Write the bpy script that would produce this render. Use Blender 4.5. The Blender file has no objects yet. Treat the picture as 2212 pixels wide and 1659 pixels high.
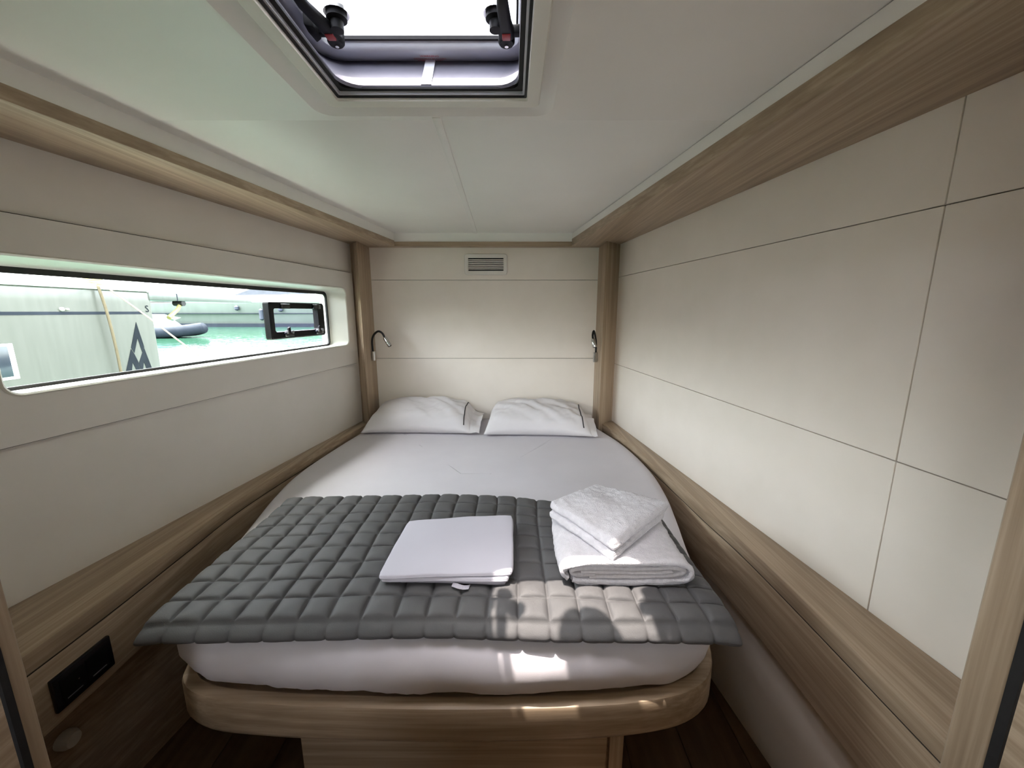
import bpy, bmesh, math, random
from mathutils import Vector, noise
random.seed(7)

# ------------------------------------------------------------------ camera, sky, sun, exposure
scn = bpy.context.scene
COL = scn.collection
F_PX, PITCH, CAM_Z = 840.0, math.radians(10.6), 1.5
cd = bpy.data.cameras.new('camera'); cam = bpy.data.objects.new('camera', cd); COL.objects.link(cam)
cd.sensor_fit = 'HORIZONTAL'; cd.sensor_width = 36.0; cd.lens = F_PX / 2212.0 * 36.0
cd.clip_start = 0.02; cd.clip_end = 500
cam.location = (0, 0, CAM_Z); cam.rotation_euler = (math.radians(90) - PITCH, 0, 0)
scn.camera = cam

SUN_DIR = Vector((0.280, -0.072, -1.0)).normalized()
SUN_POWER, SKY_POWER = 44.0, 5.5
world = bpy.data.worlds.new('sky'); scn.world = world; world.use_nodes = True
wn = world.node_tree; wn.nodes.clear()
sky = wn.nodes.new('ShaderNodeTexSky'); sky.sky_type = 'NISHITA'; sky.sun_disc = False
sky.sun_elevation = math.asin(-SUN_DIR.z); sky.sun_rotation = math.atan2(-SUN_DIR.x, -SUN_DIR.y)
sky.dust_density = 4.0; sky.air_density = 1.0; sky.ozone_density = 1.0
hsv = wn.nodes.new('ShaderNodeHueSaturation'); hsv.inputs['Saturation'].default_value = 0.32
bg = wn.nodes.new('ShaderNodeBackground'); bg.inputs[1].default_value = SKY_POWER
wo = wn.nodes.new('ShaderNodeOutputWorld')
wn.links.new(sky.outputs[0], hsv.inputs['Color']); wn.links.new(hsv.outputs[0], bg.inputs[0]); wn.links.new(bg.outputs[0], wo.inputs[0])

sl = bpy.data.lights.new('sun', 'SUN'); sl.energy = SUN_POWER; sl.angle = math.radians(0.53); sl.color = (1.0, 0.90, 0.77)
sun = bpy.data.objects.new('sun', sl); COL.objects.link(sun)
sun.rotation_euler = SUN_DIR.to_track_quat('-Z', 'Y').to_euler(); sun.location = (-2, 0.5, 8)

def portal(name, loc, rot, sx, sy):
    d = bpy.data.lights.new(name, 'AREA'); d.shape = 'RECTANGLE'; d.size = sx; d.size_y = sy
    d.cycles.is_portal = True
    o = bpy.data.objects.new(name, d); COL.objects.link(o); o.location = loc; o.rotation_euler = rot
    return o
portal('hatch_portal', (-0.20, 0.80, 2.15), (0, 0, 0), 0.50, 0.54)
portal('window_portal', (-1.30, 1.72, 1.45), (0, math.radians(-90), math.radians(-8.3)), 0.42, 1.75)
portal('fill_portal', (-0.1, -1.33, 1.49), (math.radians(90), 0, 0), 2.4, 0.78)

scn.view_settings.view_transform = 'Standard'; scn.view_settings.look = 'None'
scn.view_settings.exposure = 0.62; scn.view_settings.gamma = 1.0
scn.view_settings.use_curve_mapping = False
scn.cycles.max_bounces = 8; scn.cycles.diffuse_bounces = 5; scn.cycles.adaptive_threshold = 0.06; scn.cycles.glossy_bounces = 2; scn.cycles.transparent_max_bounces = 8
scn.cycles.sample_clamp_indirect = 6.0
scn.cycles.caustics_reflective = False; scn.cycles.caustics_refractive = False

# ------------------------------------------------------------------ materials
MATS = {}
def srgb(r, g, b):
    f = lambda c: c / 12.92 if c <= 0.04045 else ((c + 0.055) / 1.055) ** 2.4
    return (f(r / 255.0), f(g / 255.0), f(b / 255.0), 1.0)
def base_mat(name, col, rough=0.5, metal=0.0, spec=0.5):
    m = bpy.data.materials.new(name); m.use_nodes = True
    nt = m.node_tree; b = nt.nodes['Principled BSDF']
    b.inputs['Base Color'].default_value = col; b.inputs['Roughness'].default_value = rough
    b.inputs['Metallic'].default_value = metal; b.inputs['Specular IOR Level'].default_value = spec
    MATS[name] = m
    return m, nt, b
def N(nt, t, **kw):
    n = nt.nodes.new(t)
    for k, v in kw.items(): setattr(n, k, v)
    return n
def coords(nt, scale):
    tc = N(nt, 'ShaderNodeTexCoord'); mp = N(nt, 'ShaderNodeMapping'); mp.inputs['Scale'].default_value = scale
    nt.links.new(tc.outputs['Object'], mp.inputs['Vector'])
    return mp.outputs[0]
def mottled(name, c1, c2, scale=(8, 8, 8), rough=0.5, bump=0.0, bscale=(200, 200, 200), metal=0.0, spec=0.5, detail=3.0, dist=0.002):
    m, nt, b = base_mat(name, c1, rough, metal, spec)
    n = N(nt, 'ShaderNodeTexNoise'); n.inputs['Scale'].default_value = 1.0; n.inputs['Detail'].default_value = detail
    nt.links.new(coords(nt, scale), n.inputs['Vector'])
    cr = N(nt, 'ShaderNodeValToRGB'); cr.color_ramp.elements[0].color = c1; cr.color_ramp.elements[1].color = c2
    cr.color_ramp.elements[0].position = 0.3; cr.color_ramp.elements[1].position = 0.7
    nt.links.new(n.outputs['Fac'], cr.inputs[0]); nt.links.new(cr.outputs[0], b.inputs['Base Color'])
    if bump:
        n2 = N(nt, 'ShaderNodeTexNoise'); n2.inputs['Scale'].default_value = 1.0; n2.inputs['Detail'].default_value = 2.0
        nt.links.new(coords(nt, bscale), n2.inputs['Vector'])
        bp = N(nt, 'ShaderNodeBump'); bp.inputs['Strength'].default_value = bump; bp.inputs['Distance'].default_value = dist
        nt.links.new(n2.outputs['Fac'], bp.inputs['Height']); nt.links.new(bp.outputs[0], b.inputs['Normal'])
    return m
def wood(name, axis):
    m, nt, b = base_mat(name, (0.3, 0.22, 0.15, 1), 0.42, 0, 0.35)
    s = [55.0, 55.0, 55.0]; s[axis] = 1.0
    n1 = N(nt, 'ShaderNodeTexNoise'); n1.inputs['Scale'].default_value = 1.0; n1.inputs['Detail'].default_value = 5.0
    nt.links.new(coords(nt, s), n1.inputs['Vector'])
    s2 = [190.0, 190.0, 190.0]; s2[axis] = 5.0
    n2 = N(nt, 'ShaderNodeTexNoise'); n2.inputs['Scale'].default_value = 1.0; n2.inputs['Detail'].default_value = 3.0
    nt.links.new(coords(nt, s2), n2.inputs['Vector'])
    mx = N(nt, 'ShaderNodeMath', operation='MULTIPLY_ADD'); mx.inputs[1].default_value = 0.45
    nt.links.new(n2.outputs['Fac'], mx.inputs[0]); nt.links.new(n1.outputs['Fac'], mx.inputs[2])
    cr = N(nt, 'ShaderNodeValToRGB'); e = cr.color_ramp.elements
    e[0].position = 0.45; e[0].color = srgb(144, 124, 103); e[1].position = 1.0; e[1].color = srgb(189, 169, 146)
    k = e.new(0.7); k.color = srgb(162, 142, 119)
    nt.links.new(mx.outputs[0], cr.inputs[0]); nt.links.new(cr.outputs[0], b.inputs['Base Color'])
    bp = N(nt, 'ShaderNodeBump'); bp.inputs['Strength'].default_value = 0.12; bp.inputs['Distance'].default_value = 0.001
    nt.links.new(n2.outputs['Fac'], bp.inputs['Height']); nt.links.new(bp.outputs[0], b.inputs['Normal'])
    return m
wood('oak_along_x', 0); wood('oak_along_y', 1); wood('oak_along_z', 2)
mottled('wall_laminate', srgb(238, 230, 219), srgb(243, 235, 225), (6, 6, 6), 0.55, 0.10, (300, 300, 900), dist=0.0006)
mottled('hull_liner', srgb(230, 226, 219), srgb(235, 231, 225), (5, 5, 5), 0.5, 0.06, (260, 260, 260), dist=0.0006)
mottled('ceiling_white', srgb(240, 238, 233), srgb(244, 242, 237), (3, 3, 3), 0.38, 0.05, (220, 220, 220), dist=0.0006)
mottled('frame_white', srgb(228, 226, 216), srgb(234, 232, 224), (3, 3, 3), 0.35)
mottled('dark_gap', srgb(48, 40, 33), srgb(58, 50, 42), (20, 20, 20), 0.9)
mottled('floor_teak', srgb(92, 70, 52), srgb(116, 90, 66), (30, 3, 30), 0.5, 0.1, (60, 4, 60))
mottled('sheet_cotton', srgb(212, 208, 214), srgb(218, 214, 220), (4, 4, 4), 0.85, 0.25, (900, 900, 900), spec=0.2, dist=0.0006)
mottled('pillow_cotton', srgb(226, 222, 224), srgb(231, 227, 229), (4, 4, 4), 0.85, 0.2, (900, 900, 900), spec=0.2, dist=0.0006)
mottled('linen_white', srgb(192, 189, 198), srgb(198, 195, 204), (4, 4, 4), 0.85, 0.25, (900, 900, 900), spec=0.2, dist=0.0006)
mottled('terry', srgb(216, 213, 217), srgb(229, 226, 230), (60, 60, 60), 0.95, 0.9, (420, 420, 420), spec=0.1, dist=0.004)
mottled('terry_hem', srgb(206, 201, 202), srgb(218, 213, 214), (200, 200, 40), 0.9, 0.6, (700, 90, 700), spec=0.1, dist=0.002)
mottled('quilt_grey', srgb(81, 80, 81), srgb(89, 88, 88), (14, 14, 14), 0.62, 0.35, (700, 220, 700), spec=0.35, dist=0.0012)
mottled('quilt_thread', srgb(120, 118, 115), srgb(140, 138, 134), (80, 80, 80), 0.8)
mottled('piping_black', srgb(30, 28, 30), srgb(44, 40, 42), (80, 80, 80), 0.7)
mottled('black_plastic', srgb(11, 11, 12), srgb(15, 15, 16), (30, 30, 30), 0.55, spec=0.2)
mottled('black_gloss', srgb(16, 17, 26), srgb(22, 23, 32), (30, 30, 30), 0.18)
mottled('black_rubber', srgb(20, 19, 20), srgb(30, 28, 28), (60, 60, 60), 0.7)
mottled('chrome', srgb(205, 205, 205), srgb(220, 220, 220), (10, 10, 10), 0.12, metal=1.0)
mottled('aluminium', srgb(196, 198, 205), srgb(204, 206, 213), (4, 4, 4), 0.4, metal=0.1)
mottled('hatch_plastic', srgb(98, 97, 108), srgb(104, 103, 114), (9, 9, 9), 0.5, 0.1, (120, 120, 120), dist=0.0005)
mottled('red_button', srgb(150, 14, 12), srgb(166, 20, 16), (40, 40, 40), 0.35)
mottled('warning_ink', srgb(196, 60, 66), srgb(206, 72, 76), (90, 90, 90), 0.6)
mottled('grey_plastic', srgb(120, 122, 124), srgb(132, 134, 136), (30, 30, 30), 0.5)
mottled('vent_white', srgb(226, 222, 214), srgb(231, 227, 220), (10, 10, 10), 0.45)
mottled('gelcoat_white', srgb(226, 229, 224), srgb(232, 235, 230), (0.6, 0.6, 0.6), 0.25)
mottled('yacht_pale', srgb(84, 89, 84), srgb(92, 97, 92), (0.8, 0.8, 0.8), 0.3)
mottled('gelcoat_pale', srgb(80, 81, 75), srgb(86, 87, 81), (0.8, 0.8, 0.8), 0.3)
mottled('stripe_grey', srgb(34, 38, 46), srgb(42, 46, 54), (5, 5, 5), 0.8, spec=0.1)
mottled('logo_grey', srgb(30, 33, 37), srgb(36, 40, 44), (9, 9, 9), 0.9, spec=0.05)
mottled('rope_tan', srgb(84, 74, 56), srgb(98, 88, 68), (120, 120, 40), 0.9, 0.5, (200, 200, 60))
mottled('rope_yellow', srgb(150, 140, 86), srgb(166, 156, 100), (120, 120, 40), 0.9, 0.5, (200, 200, 60))
mottled('galvanised', srgb(150, 152, 146), srgb(182, 182, 172), (20, 20, 20), 0.5, metal=0.4)
mottled('dark_window', srgb(40, 46, 54), srgb(54, 60, 68), (6, 6, 6), 0.15)
mottled('fender_navy', srgb(40, 44, 58), srgb(48, 52, 66), (6, 6, 6), 0.5)
mottled('fender_white', srgb(232, 232, 228), srgb(240, 240, 236), (6, 6, 6), 0.4)
mottled('deck_gelcoat', srgb(214, 214, 208), srgb(222, 222, 216), (6, 6, 6), 0.6)
mottled('canvas_blue', srgb(88, 104, 132), srgb(102, 118, 146), (6, 6, 6), 0.8)
# water
m, nt, b = base_mat('harbour_water', srgb(38, 66, 54), 0.02, 0, 0.25); b.inputs['IOR'].default_value = 1.33
wv = N(nt, 'ShaderNodeTexNoise'); wv.inputs['Scale'].default_value = 1.0; wv.inputs['Detail'].default_value = 3.0
nt.links.new(coords(nt, (1.6, 3.2, 1)), wv.inputs['Vector'])
bp = N(nt, 'ShaderNodeBump'); bp.inputs['Strength'].default_value = 0.30; bp.inputs['Distance'].default_value = 0.06
nt.links.new(wv.outputs['Fac'], bp.inputs['Height']); nt.links.new(bp.outputs[0], b.inputs['Normal'])
# thin panes: tinted see-through body with a clear-coat reflection
def pane(name, tint, refl=0.06):
    m = bpy.data.materials.new(name); m.use_nodes = True; nt = m.node_tree; nt.nodes.clear()
    tr = N(nt, 'ShaderNodeBsdfTransparent'); tr.inputs[0].default_value = tint
    gl = N(nt, 'ShaderNodeBsdfGlossy'); gl.inputs['Roughness'].default_value = 0.03
    fr = N(nt, 'ShaderNodeFresnel'); fr.inputs[0].default_value = 1.07
    mx = N(nt, 'ShaderNodeMixShader'); o = N(nt, 'ShaderNodeOutputMaterial')
    nt.links.new(fr.outputs[0], mx.inputs[0]); nt.links.new(tr.outputs[0], mx.inputs[1]); nt.links.new(gl.outputs[0], mx.inputs[2])
    nt.links.new(mx.outputs[0], o.inputs[0]); MATS[name] = m
    return m, nt, tr
m, nt, tr = pane('window_glass', (0.40, 0.50, 0.45, 1))
ns = N(nt, 'ShaderNodeTexNoise'); ns.inputs['Scale'].default_value = 1.0; ns.inputs['Detail'].default_value = 6.0
nt.links.new(coords(nt, (30, 70, 5)), ns.inputs['Vector'])
cr = N(nt, 'ShaderNodeValToRGB'); cr.color_ramp.elements[0].position = 0.35; cr.color_ramp.elements[0].color = (0.42, 0.45, 0.425, 1)
cr.color_ramp.elements[1].position = 0.75; cr.color_ramp.elements[1].color = (0.49, 0.515, 0.495, 1)
nt.links.new(ns.outputs['Fac'], cr.inputs[0]); nt.links.new(cr.outputs[0], tr.inputs[0])
pane('port_glass', (0.44, 0.44, 0.465, 1))
pane('fill_glass', (0.66, 0.655, 0.645, 1))
pane('hatch_glass', (0.175, 0.175, 0.185, 1))

# ------------------------------------------------------------------ mesh helpers
class MB:
    """collects polygons for one mesh"""
    def __init__(s): s.v = []; s.f = []
    def add(s, verts, faces):
        o = len(s.v); s.v += [tuple(p) for p in verts]; s.f += [tuple(i + o for i in f) for f in faces]; return s
    def box(s, x0, x1, y0, y1, z0, z1):
        return s.prism([(x0, y0), (x1, y0), (x1, y1), (x0, y1)], z0, z1)
    def prism(s, plan, z0, z1):
        n = len(plan)
        return s.add([(x, y, z0) for x, y in plan] + [(x, y, z1) for x, y in plan],
                     [tuple(range(n - 1, -1, -1)), tuple(range(n, 2 * n))] + [(i, (i + 1) % n, n + (i + 1) % n, n + i) for i in range(n)])
    def loops(s, loops, cap0=True, cap1=True, closed=True):
        """skin equal-length loops of points"""
        n = len(loops[0]); o = len(s.v)
        for L in loops: s.v += [tuple(p) for p in L]
        for k in range(len(loops) - 1):
            for i in range(n if closed else n - 1):
                a = o + k * n + i; b2 = o + k * n + (i + 1) % n
                s.f.append((a, b2, b2 + n, a + n))
        if cap0: s.f.append(tuple(o + i for i in range(n - 1, -1, -1)))
        if cap1: s.f.append(tuple(o + (len(loops) - 1) * n + i for i in range(n)))
        return s
    def tube(s, pts, r, seg=10, cap=True):
        pts = [Vector(p) for p in pts]; L = []; up = Vector((0.13, 0.31, 0.94)).normalized()
        rr = r if isinstance(r, (list, tuple)) else [r] * len(pts)
        d0 = (pts[1] - pts[0]).normalized(); a = d0.cross(up)
        if a.length < 0.05: a = d0.cross(Vector((1, 0, 0)))
        a.normalize()
        for i, p in enumerate(pts):
            d = (pts[min(i + 1, len(pts) - 1)] - pts[max(i - 1, 0)]).normalized()
            a = (a - d * a.dot(d)).normalized(); b2 = d.cross(a)
            L.append([p + (a * math.cos(t) + b2 * math.sin(t)) * rr[i] for t in [2 * math.pi * k / seg for k in range(seg)]])
        return s.loops(L, cap, cap)
class Thing: pass
def bevel_mesh(me, w, seg=2, angle=35):
    bm = bmesh.new(); bm.from_mesh(me); bmesh.ops.remove_doubles(bm, verts=bm.verts, dist=1e-6)
    bmesh.ops.recalc_face_normals(bm, faces=bm.faces)
    ed = [e for e in bm.edges if len(e.link_faces) == 2 and e.calc_face_angle(0) > math.radians(angle)]
    if ed: bmesh.ops.bevel(bm, geom=ed, offset=w, segments=seg, affect='EDGES', profile=0.5, clamp_overlap=True)
    bm.to_mesh(me); bm.free()
ORG = {}
def obj(name, mb, mat, parent=None, bevel=0, seg=2, smooth=None, label=None, cat=None, group=None, kind=None, subsurf=0):
    me = bpy.data.meshes.new(name)
    me.from_pydata([tuple(p) for p in mb.v], [], mb.f); me.update()
    if parent is not None: org = ORG[parent]
    else:
        xs = [p[0] for p in mb.v]; ys = [p[1] for p in mb.v]; zs = [p[2] for p in mb.v]
        org = Vector(((min(xs) + max(xs)) / 2, (min(ys) + max(ys)) / 2, min(zs)))
    for v in me.vertices: v.co -= org
    if bevel: bevel_mesh(me, bevel, seg)
    else:
        bm = bmesh.new(); bm.from_mesh(me); bmesh.ops.recalc_face_normals(bm, faces=bm.faces); bm.to_mesh(me); bm.free()
    me.materials.append(MATS[mat])
    if smooth is True:
        for p in me.polygons: p.use_smooth = True
    elif smooth or bevel:
        me.shade_flat()
        ang = math.radians(smooth if smooth else 40)
        for p in me.polygons: p.use_smooth = True
        bm = bmesh.new(); bm.from_mesh(me)
        for e in bm.edges:
            if len(e.link_faces) == 2 and e.calc_face_angle(0) > ang: e.smooth = False
        bm.to_mesh(me); bm.free()
    o = bpy.data.objects.new(name, me); COL.objects.link(o)
    if parent is not None: o.parent = parent
    else: o.location = org
    ORG[o] = org
    if subsurf:
        md = o.modifiers.new('subsurf', 'SUBSURF'); md.levels = subsurf; md.render_levels = subsurf
    tag(o, label, cat, group, kind)
    return o
def tag(o, label=None, cat=None, group=None, kind=None):
    if label: o['label'] = label
    if cat: o['category'] = cat
    if group: o['group'] = group
    if kind: o['kind'] = kind
    return o
def thing(name, loc, label=None, cat=None, group=None, kind=None):
    o = bpy.data.objects.new(name, None); COL.objects.link(o); o.location = loc; o.empty_display_size = 0.05
    ORG[o] = Vector(loc)
    return tag(o, label, cat, group, kind)
def rrect(a0, a1, b0, b1, r, seg=6):
    """rounded rectangle, counter-clockwise, in two coordinates"""
    out = []
    for cx, cy, t0 in ((a1 - r, b1 - r, 0), (a0 + r, b1 - r, 90), (a0 + r, b0 + r, 180), (a1 - r, b0 + r, 270)):
        for k in range(seg + 1):
            t = math.radians(t0 + 90 * k / seg); out.append((cx + r * math.cos(t), cy + r * math.sin(t)))
    return out
def ring_between(outer_rect, inner_pts):
    """quads joining a sharp rectangle to a rounded loop of the same order (outer points found by radial projection)"""
    a0, a1, b0, b1 = outer_rect; n = len(inner_pts); q = n // 4; out = []
    corners = [(a1, b1), (a0, b1), (a0, b0), (a1, b0)]
    for i, (x, y) in enumerate(inner_pts):
        k = i // q; j = i % q; h = (q - 1) / 2
        cx, cy = corners[k]
        if j == h: out.append((cx, cy)); continue
        first = j < h
        if k == 0: p = (a1, y) if first else (x, b1)
        elif k == 1: p = (x, b1) if first else (a0, y)
        elif k == 2: p = (a0, y) if first else (x, b0)
        else: p = (x, b0) if first else (a1, y)
        out.append(p)
    return out
def lerp(a, b, t): return a + (b - a) * t
def interp(tab, x):
    if x <= tab[0][0]: return tab[0][1]
    for (x0, y0), (x1, y1) in zip(tab, tab[1:]):
        if x <= x1: return lerp(y0, y1, (x - x0) / (x1 - x0))
    return tab[-1][1]
def smoothpts(pts, n, closed=False):
    """Catmull-Rom resampling"""
    P = [Vector(p) for p in pts]; m = len(P); out = []
    segs = m if closed else m - 1
    g = (lambda i: P[i % m]) if closed else (lambda i: P[max(0, min(m - 1, i))])
    for i in range(segs):
        p0, p1, p2, p3 = g(i - 1), g(i), g(i + 1), g(i + 2)
        for k in range(n):
            t = k / n
            out.append(0.5 * ((2 * p1) + (p2 - p0) * t + (2 * p0 - 5 * p1 + 4 * p2 - p3) * t * t + (3 * p1 - p0 - 3 * p2 + p3) * t ** 3))
    if not closed: out.append(P[-1])
    return out
def nz(x, y, z=0.0): return noise.noise(Vector((x, y, z)))

# ------------------------------------------------------------------ room shape
YB = 2.77                       # back wall
YD = 0.53                       # bulkhead the photograph is taken through
def xr(y): return 0.699 - 0.1205 * (y - 2.65)
def xl(y): return -1.042 + 0.1463 * (y - 2.65)
ZC, ZS, ZL = 2.010, 1.925, 0.747     # ceiling, underside of the high shelf, top of the low ledge
def side_slab(side, y0, y1, z0, z1, near, far):
    """slab lying along a side wall; near/far = distance into the room of its two faces"""
    f = xr if side == 'R' else xl; s = -1 if side == 'R' else 1
    return MB().prism([(f(y0) + s * near, y0), (f(y1) + s * near, y1), (f(y1) + s * far, y1), (f(y0) + s * far, y0)], z0, z1)

# floor
fl = obj('floor', MB().box(-1.75, 1.5, -1.75, 3.0, -0.12, 0.0), 'floor_teak', kind='structure')
for k in range(11):
    x0 = -1.2 + k * 0.2
    obj('plank', MB().box(x0, x0 + 0.196, -1.7, 2.7, 0.0, 0.006), 'floor_teak', fl, bevel=0.001)

# right wall: dark backing, proud panels with open joints
wr = obj('wall_right', side_slab('R', -0.02 + YD, 2.95, 0.0, 2.14, -0.14, -0.012), 'dark_gap', kind='structure')
ys = [YD, 0.875, 2.70]; zs = [0.70, 1.149, 1.720, 1.95]
for i in range(2):
    for j in range(3):
        obj('panel', side_slab('R', ys[i] + 0.0012, ys[i + 1] - 0.0012, zs[j] + 0.0012, zs[j + 1] - 0.0012, -0.012, 0.0), 'wall_laminate', wr, bevel=0.0008, seg=1)
obj('lower_panel', side_slab('R', YD, 2.70, 0.006, 0.70, -0.012, 0.03), 'wall_laminate', wr)
# back wall
wb = obj('wall_back', MB().box(-1.25, 0.9, YB + 0.012, YB + 0.14, 0.0, 2.14), 'dark_gap', kind='structure')
zb = [0.55, 1.169, 1.7115, 1.94]
for j in range(3):
    obj('panel', MB().box(-1.03, 0.66, YB, YB + 0.012, zb[j] + 0.0012, zb[j + 1] - 0.0012), 'wall_laminate', wb, bevel=0.0008, seg=1)

# left wall: hull liner with the long window cut through it
WY0, WY1, WZ0, WZ1 = 0.955, 2.505, 1.288, 1.640        # opening in the inner panel
GY0, GY1, GZ0, GZ1 = 0.93, 2.470, 1.290, 1.614         # glass opening, deeper in the hull
D_IN, D_GL = 0.016, -0.088
def lpt(y, z, d): return (xl(y) + d, y, z)
hole = rrect(WY0, WY1, WZ0, WZ1, 0.035); gl_hole = rrect(GY0, GY1, GZ0, GZ1, 0.03)
outer_big = ring_between((YD - 0.02, 2.95, 0.0, 2.14), rrect(GY0 - 0.03, GY1 + 0.03, GZ0 - 0.03, GZ1 + 0.03, 0.03))
big_in = rrect(GY0 - 0.03, GY1 + 0.03, GZ0 - 0.03, GZ1 + 0.03, 0.03)
mb = MB(); mb.loops([[lpt(y, z, -0.005) for y, z in outer_big], [lpt(y, z, -0.005) for y, z in big_in],
                     [lpt(y, z, -0.15) for y, z in big_in], [lpt(y, z, -0.15) for y, z in outer_big], [lpt(y, z, -0.005) for y, z in outer_big]], False, False)
wl = obj('wall_left', mb, 'hull_liner', kind='structure')
obj('upper_panel', side_slab('L', YD, 2.72, 1.70, 1.95, -0.005, 0.0), 'hull_liner', wl)
obj('lower_panel', side_slab('L', YD, 2.72, 0.70, 1.20, -0.005, 0.002), 'hull_liner', wl)
obj('skirting_panel', side_slab('L', YD, 2.72, 0.006, 0.70, -0.005, 0.05), 'oak_along_y', wl)

win = thing('window_1', lpt(1.73, 1.155, D_IN), kind='structure')
op = (YD, 2.60, 1.160, 1.742)
o_out = ring_between(op, hole)
mb = MB(); mb.loops([[lpt(y, z, 0.001) for y, z in o_out], [lpt(y, z, D_IN) for y, z in o_out], [lpt(y, z, D_IN) for y, z in hole], [lpt(y, z, 0.001) for y, z in hole]], False, False)
obj('surround_panel', mb, 'hull_liner', win, smooth=30)
for zj in (1.1565, 1.7422):  # dark strips painting in the shadow along the window panel's edges
    obj('painted_shadow_line', side_slab('L', YD, 2.60, zj, zj + 0.0034, 0.0, 0.0055), 'dark_gap', win)
def grow(pts, y0, y1, z0, z1, r): return rrect(y0, y1, z0, z1, r)
mb = MB(); mb.loops([[lpt(y, z, D_IN + 0.001) for y, z in rrect(WY0 - 0.006, WY1 + 0.006, WZ0 - 0.006, WZ1 + 0.006, 0.04)],
                     [lpt(y, z, D_IN + 0.004) for y, z in rrect(WY0 - 0.002, WY1 + 0.002, WZ0 - 0.002, WZ1 + 0.002, 0.037)],
                     [lpt(y, z, D_IN) for y, z in rrect(WY0 + 0.003, WY1 - 0.003, WZ0 + 0.003, WZ1 - 0.003, 0.033)],
                     [lpt(y, z, -0.06) for y, z in rrect(GY0 + 0.012, GY1 + 0.018, GZ0 + 0.000, GZ1 + 0.012, 0.03)],
                     [lpt(y, z, D_GL + 0.004) for y, z in rrect(GY0 - 0.004, GY1 + 0.004, GZ0 - 0.004, GZ1 + 0.004, 0.03)],
                     [lpt(y, z, D_GL - 0.02) for y, z in rrect(GY0 - 0.004, GY1 + 0.004, GZ0 - 0.004, GZ1 + 0.004, 0.03)]], False, False)
obj('reveal', mb, 'frame_white', win, smooth=35)
mb = MB(); mb.loops([[lpt(y, z, D_GL - 0.004) for y, z in rrect(GY0 - 0.03, GY1 + 0.03, GZ0 - 0.03, GZ1 + 0.03, 0.03)], [lpt(y, z, D_GL + 0.005) for y, z in rrect(GY0 - 0.005, GY1 + 0.005, GZ0 - 0.005, GZ1 + 0.005, 0.03)],
                     [lpt(y, z, D_GL + 0.005) for y, z in rrect(GY0 + 0.007, GY1 - 0.007, GZ0 + 0.007, GZ1 - 0.013, 0.024)], [lpt(y, z, D_GL - 0.004) for y, z in rrect(GY0 + 0.007, GY1 - 0.007, GZ0 + 0.007, GZ1 - 0.013, 0.024)]], False, False)
obj('gasket', mb, 'black_rubber', win, smooth=35)
PY0, PY1, PZ0, PZ1 = 1.972, 2.408, 1.357, 1.546           # small opening port set into the glass
pin = rrect(PY0 + 0.03, PY1 - 0.055, PZ0 + 0.037, PZ1 - 0.032, 0.012)
gin = rrect(PY0 + 0.008, PY1 - 0.008, PZ0 + 0.008, PZ1 - 0.008, 0.01)
gout = ring_between((GY0 - 0.02, GY1 + 0.02, GZ0 - 0.02, GZ1 + 0.02), gin)
mb = MB(); mb.loops([[lpt(y, z, D_GL - 0.008) for y, z in gout], [lpt(y, z, D_GL - 0.008) for y, z in gin]], False, False)
obj('pane', mb, 'window_glass', win)
port = obj('port_frame', MB().loops([[lpt(y, z, D_GL - 0.012) for y, z in rrect(PY0, PY1, PZ0, PZ1, 0.012)], [lpt(y, z, D_GL + 0.016) for y, z in rrect(PY0, PY1, PZ0, PZ1, 0.012)],
      [lpt(y, z, D_GL + 0.022) for y, z in rrect(PY0 + 0.005, PY1 - 0.005, PZ0 + 0.005, PZ1 - 0.005, 0.012)], [lpt(y, z, D_GL + 0.018) for y, z in pin], [lpt(y, z, D_GL - 0.012) for y, z in pin]], False, False), 'black_plastic', win, smooth=30)
mb = MB(); mb.add([lpt(y, z, D_GL - 0.004) for y, z in pin], [tuple(range(len(pin)))])
obj('port_pane', mb, 'port_glass', port)
def lbox(y0, y1, z0, z1, d0, d1): return MB().prism([(xl(y0) + d0, y0), (xl(y1) + d0, y1), (xl(y1) + d1, y1), (xl(y0) + d1, y0)], z0, z1)
for y in (2.045, 2.30):
    obj('hinge', lbox(y, y + 0.06, PZ1 - 0.034, PZ1 - 0.008, D_GL + 0.015, D_GL + 0.034), 'black_gloss', port, bevel=0.003)
    lt = obj('latch', lbox(y + 0.008, y + 0.066, PZ0 + 0.012, PZ0 + 0.032, D_GL + 0.015, D_GL + 0.036), 'black_gloss', port, bevel=0.003)
    mb = MB(); mb.loops([[lpt(yy, zz, D_GL + d) for yy, zz in [(y + 0.028, PZ0 + 0.03), (y + 0.048, PZ0 + 0.03), (y + 0.045, PZ0 + 0.062), (y + 0.034, PZ0 + 0.056)]] for d in (0.022, 0.034)])
    obj('latch_tab', mb, 'black_plastic', lt, bevel=0.002)
    for q in (0.012, 0.052):
        obj('latch_cheek', lbox(y + q, y + q + 0.01, PZ0 + 0.026, PZ0 + 0.042, D_GL + 0.024, D_GL + 0.04), 'grey_plastic', lt, bevel=0.002)

# corner posts
for i, plan in enumerate(([(-1.06, 2.80), (-1.075, 2.60), (-1.044, 2.628), (-0.96, 2.520), (-0.972, 2.762), (-0.972, 2.80)],
                          [(0.76, 2.80), (0.592, 2.80), (0.592, 2.762), (0.583, 2.515), (0.698, 2.640), (0.74, 2.60)])):
    obj('trim_%d' % (i + 1), MB().prism(plan, 0.60, 1.94), 'oak_along_z', bevel=0.003, kind='structure')

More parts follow.
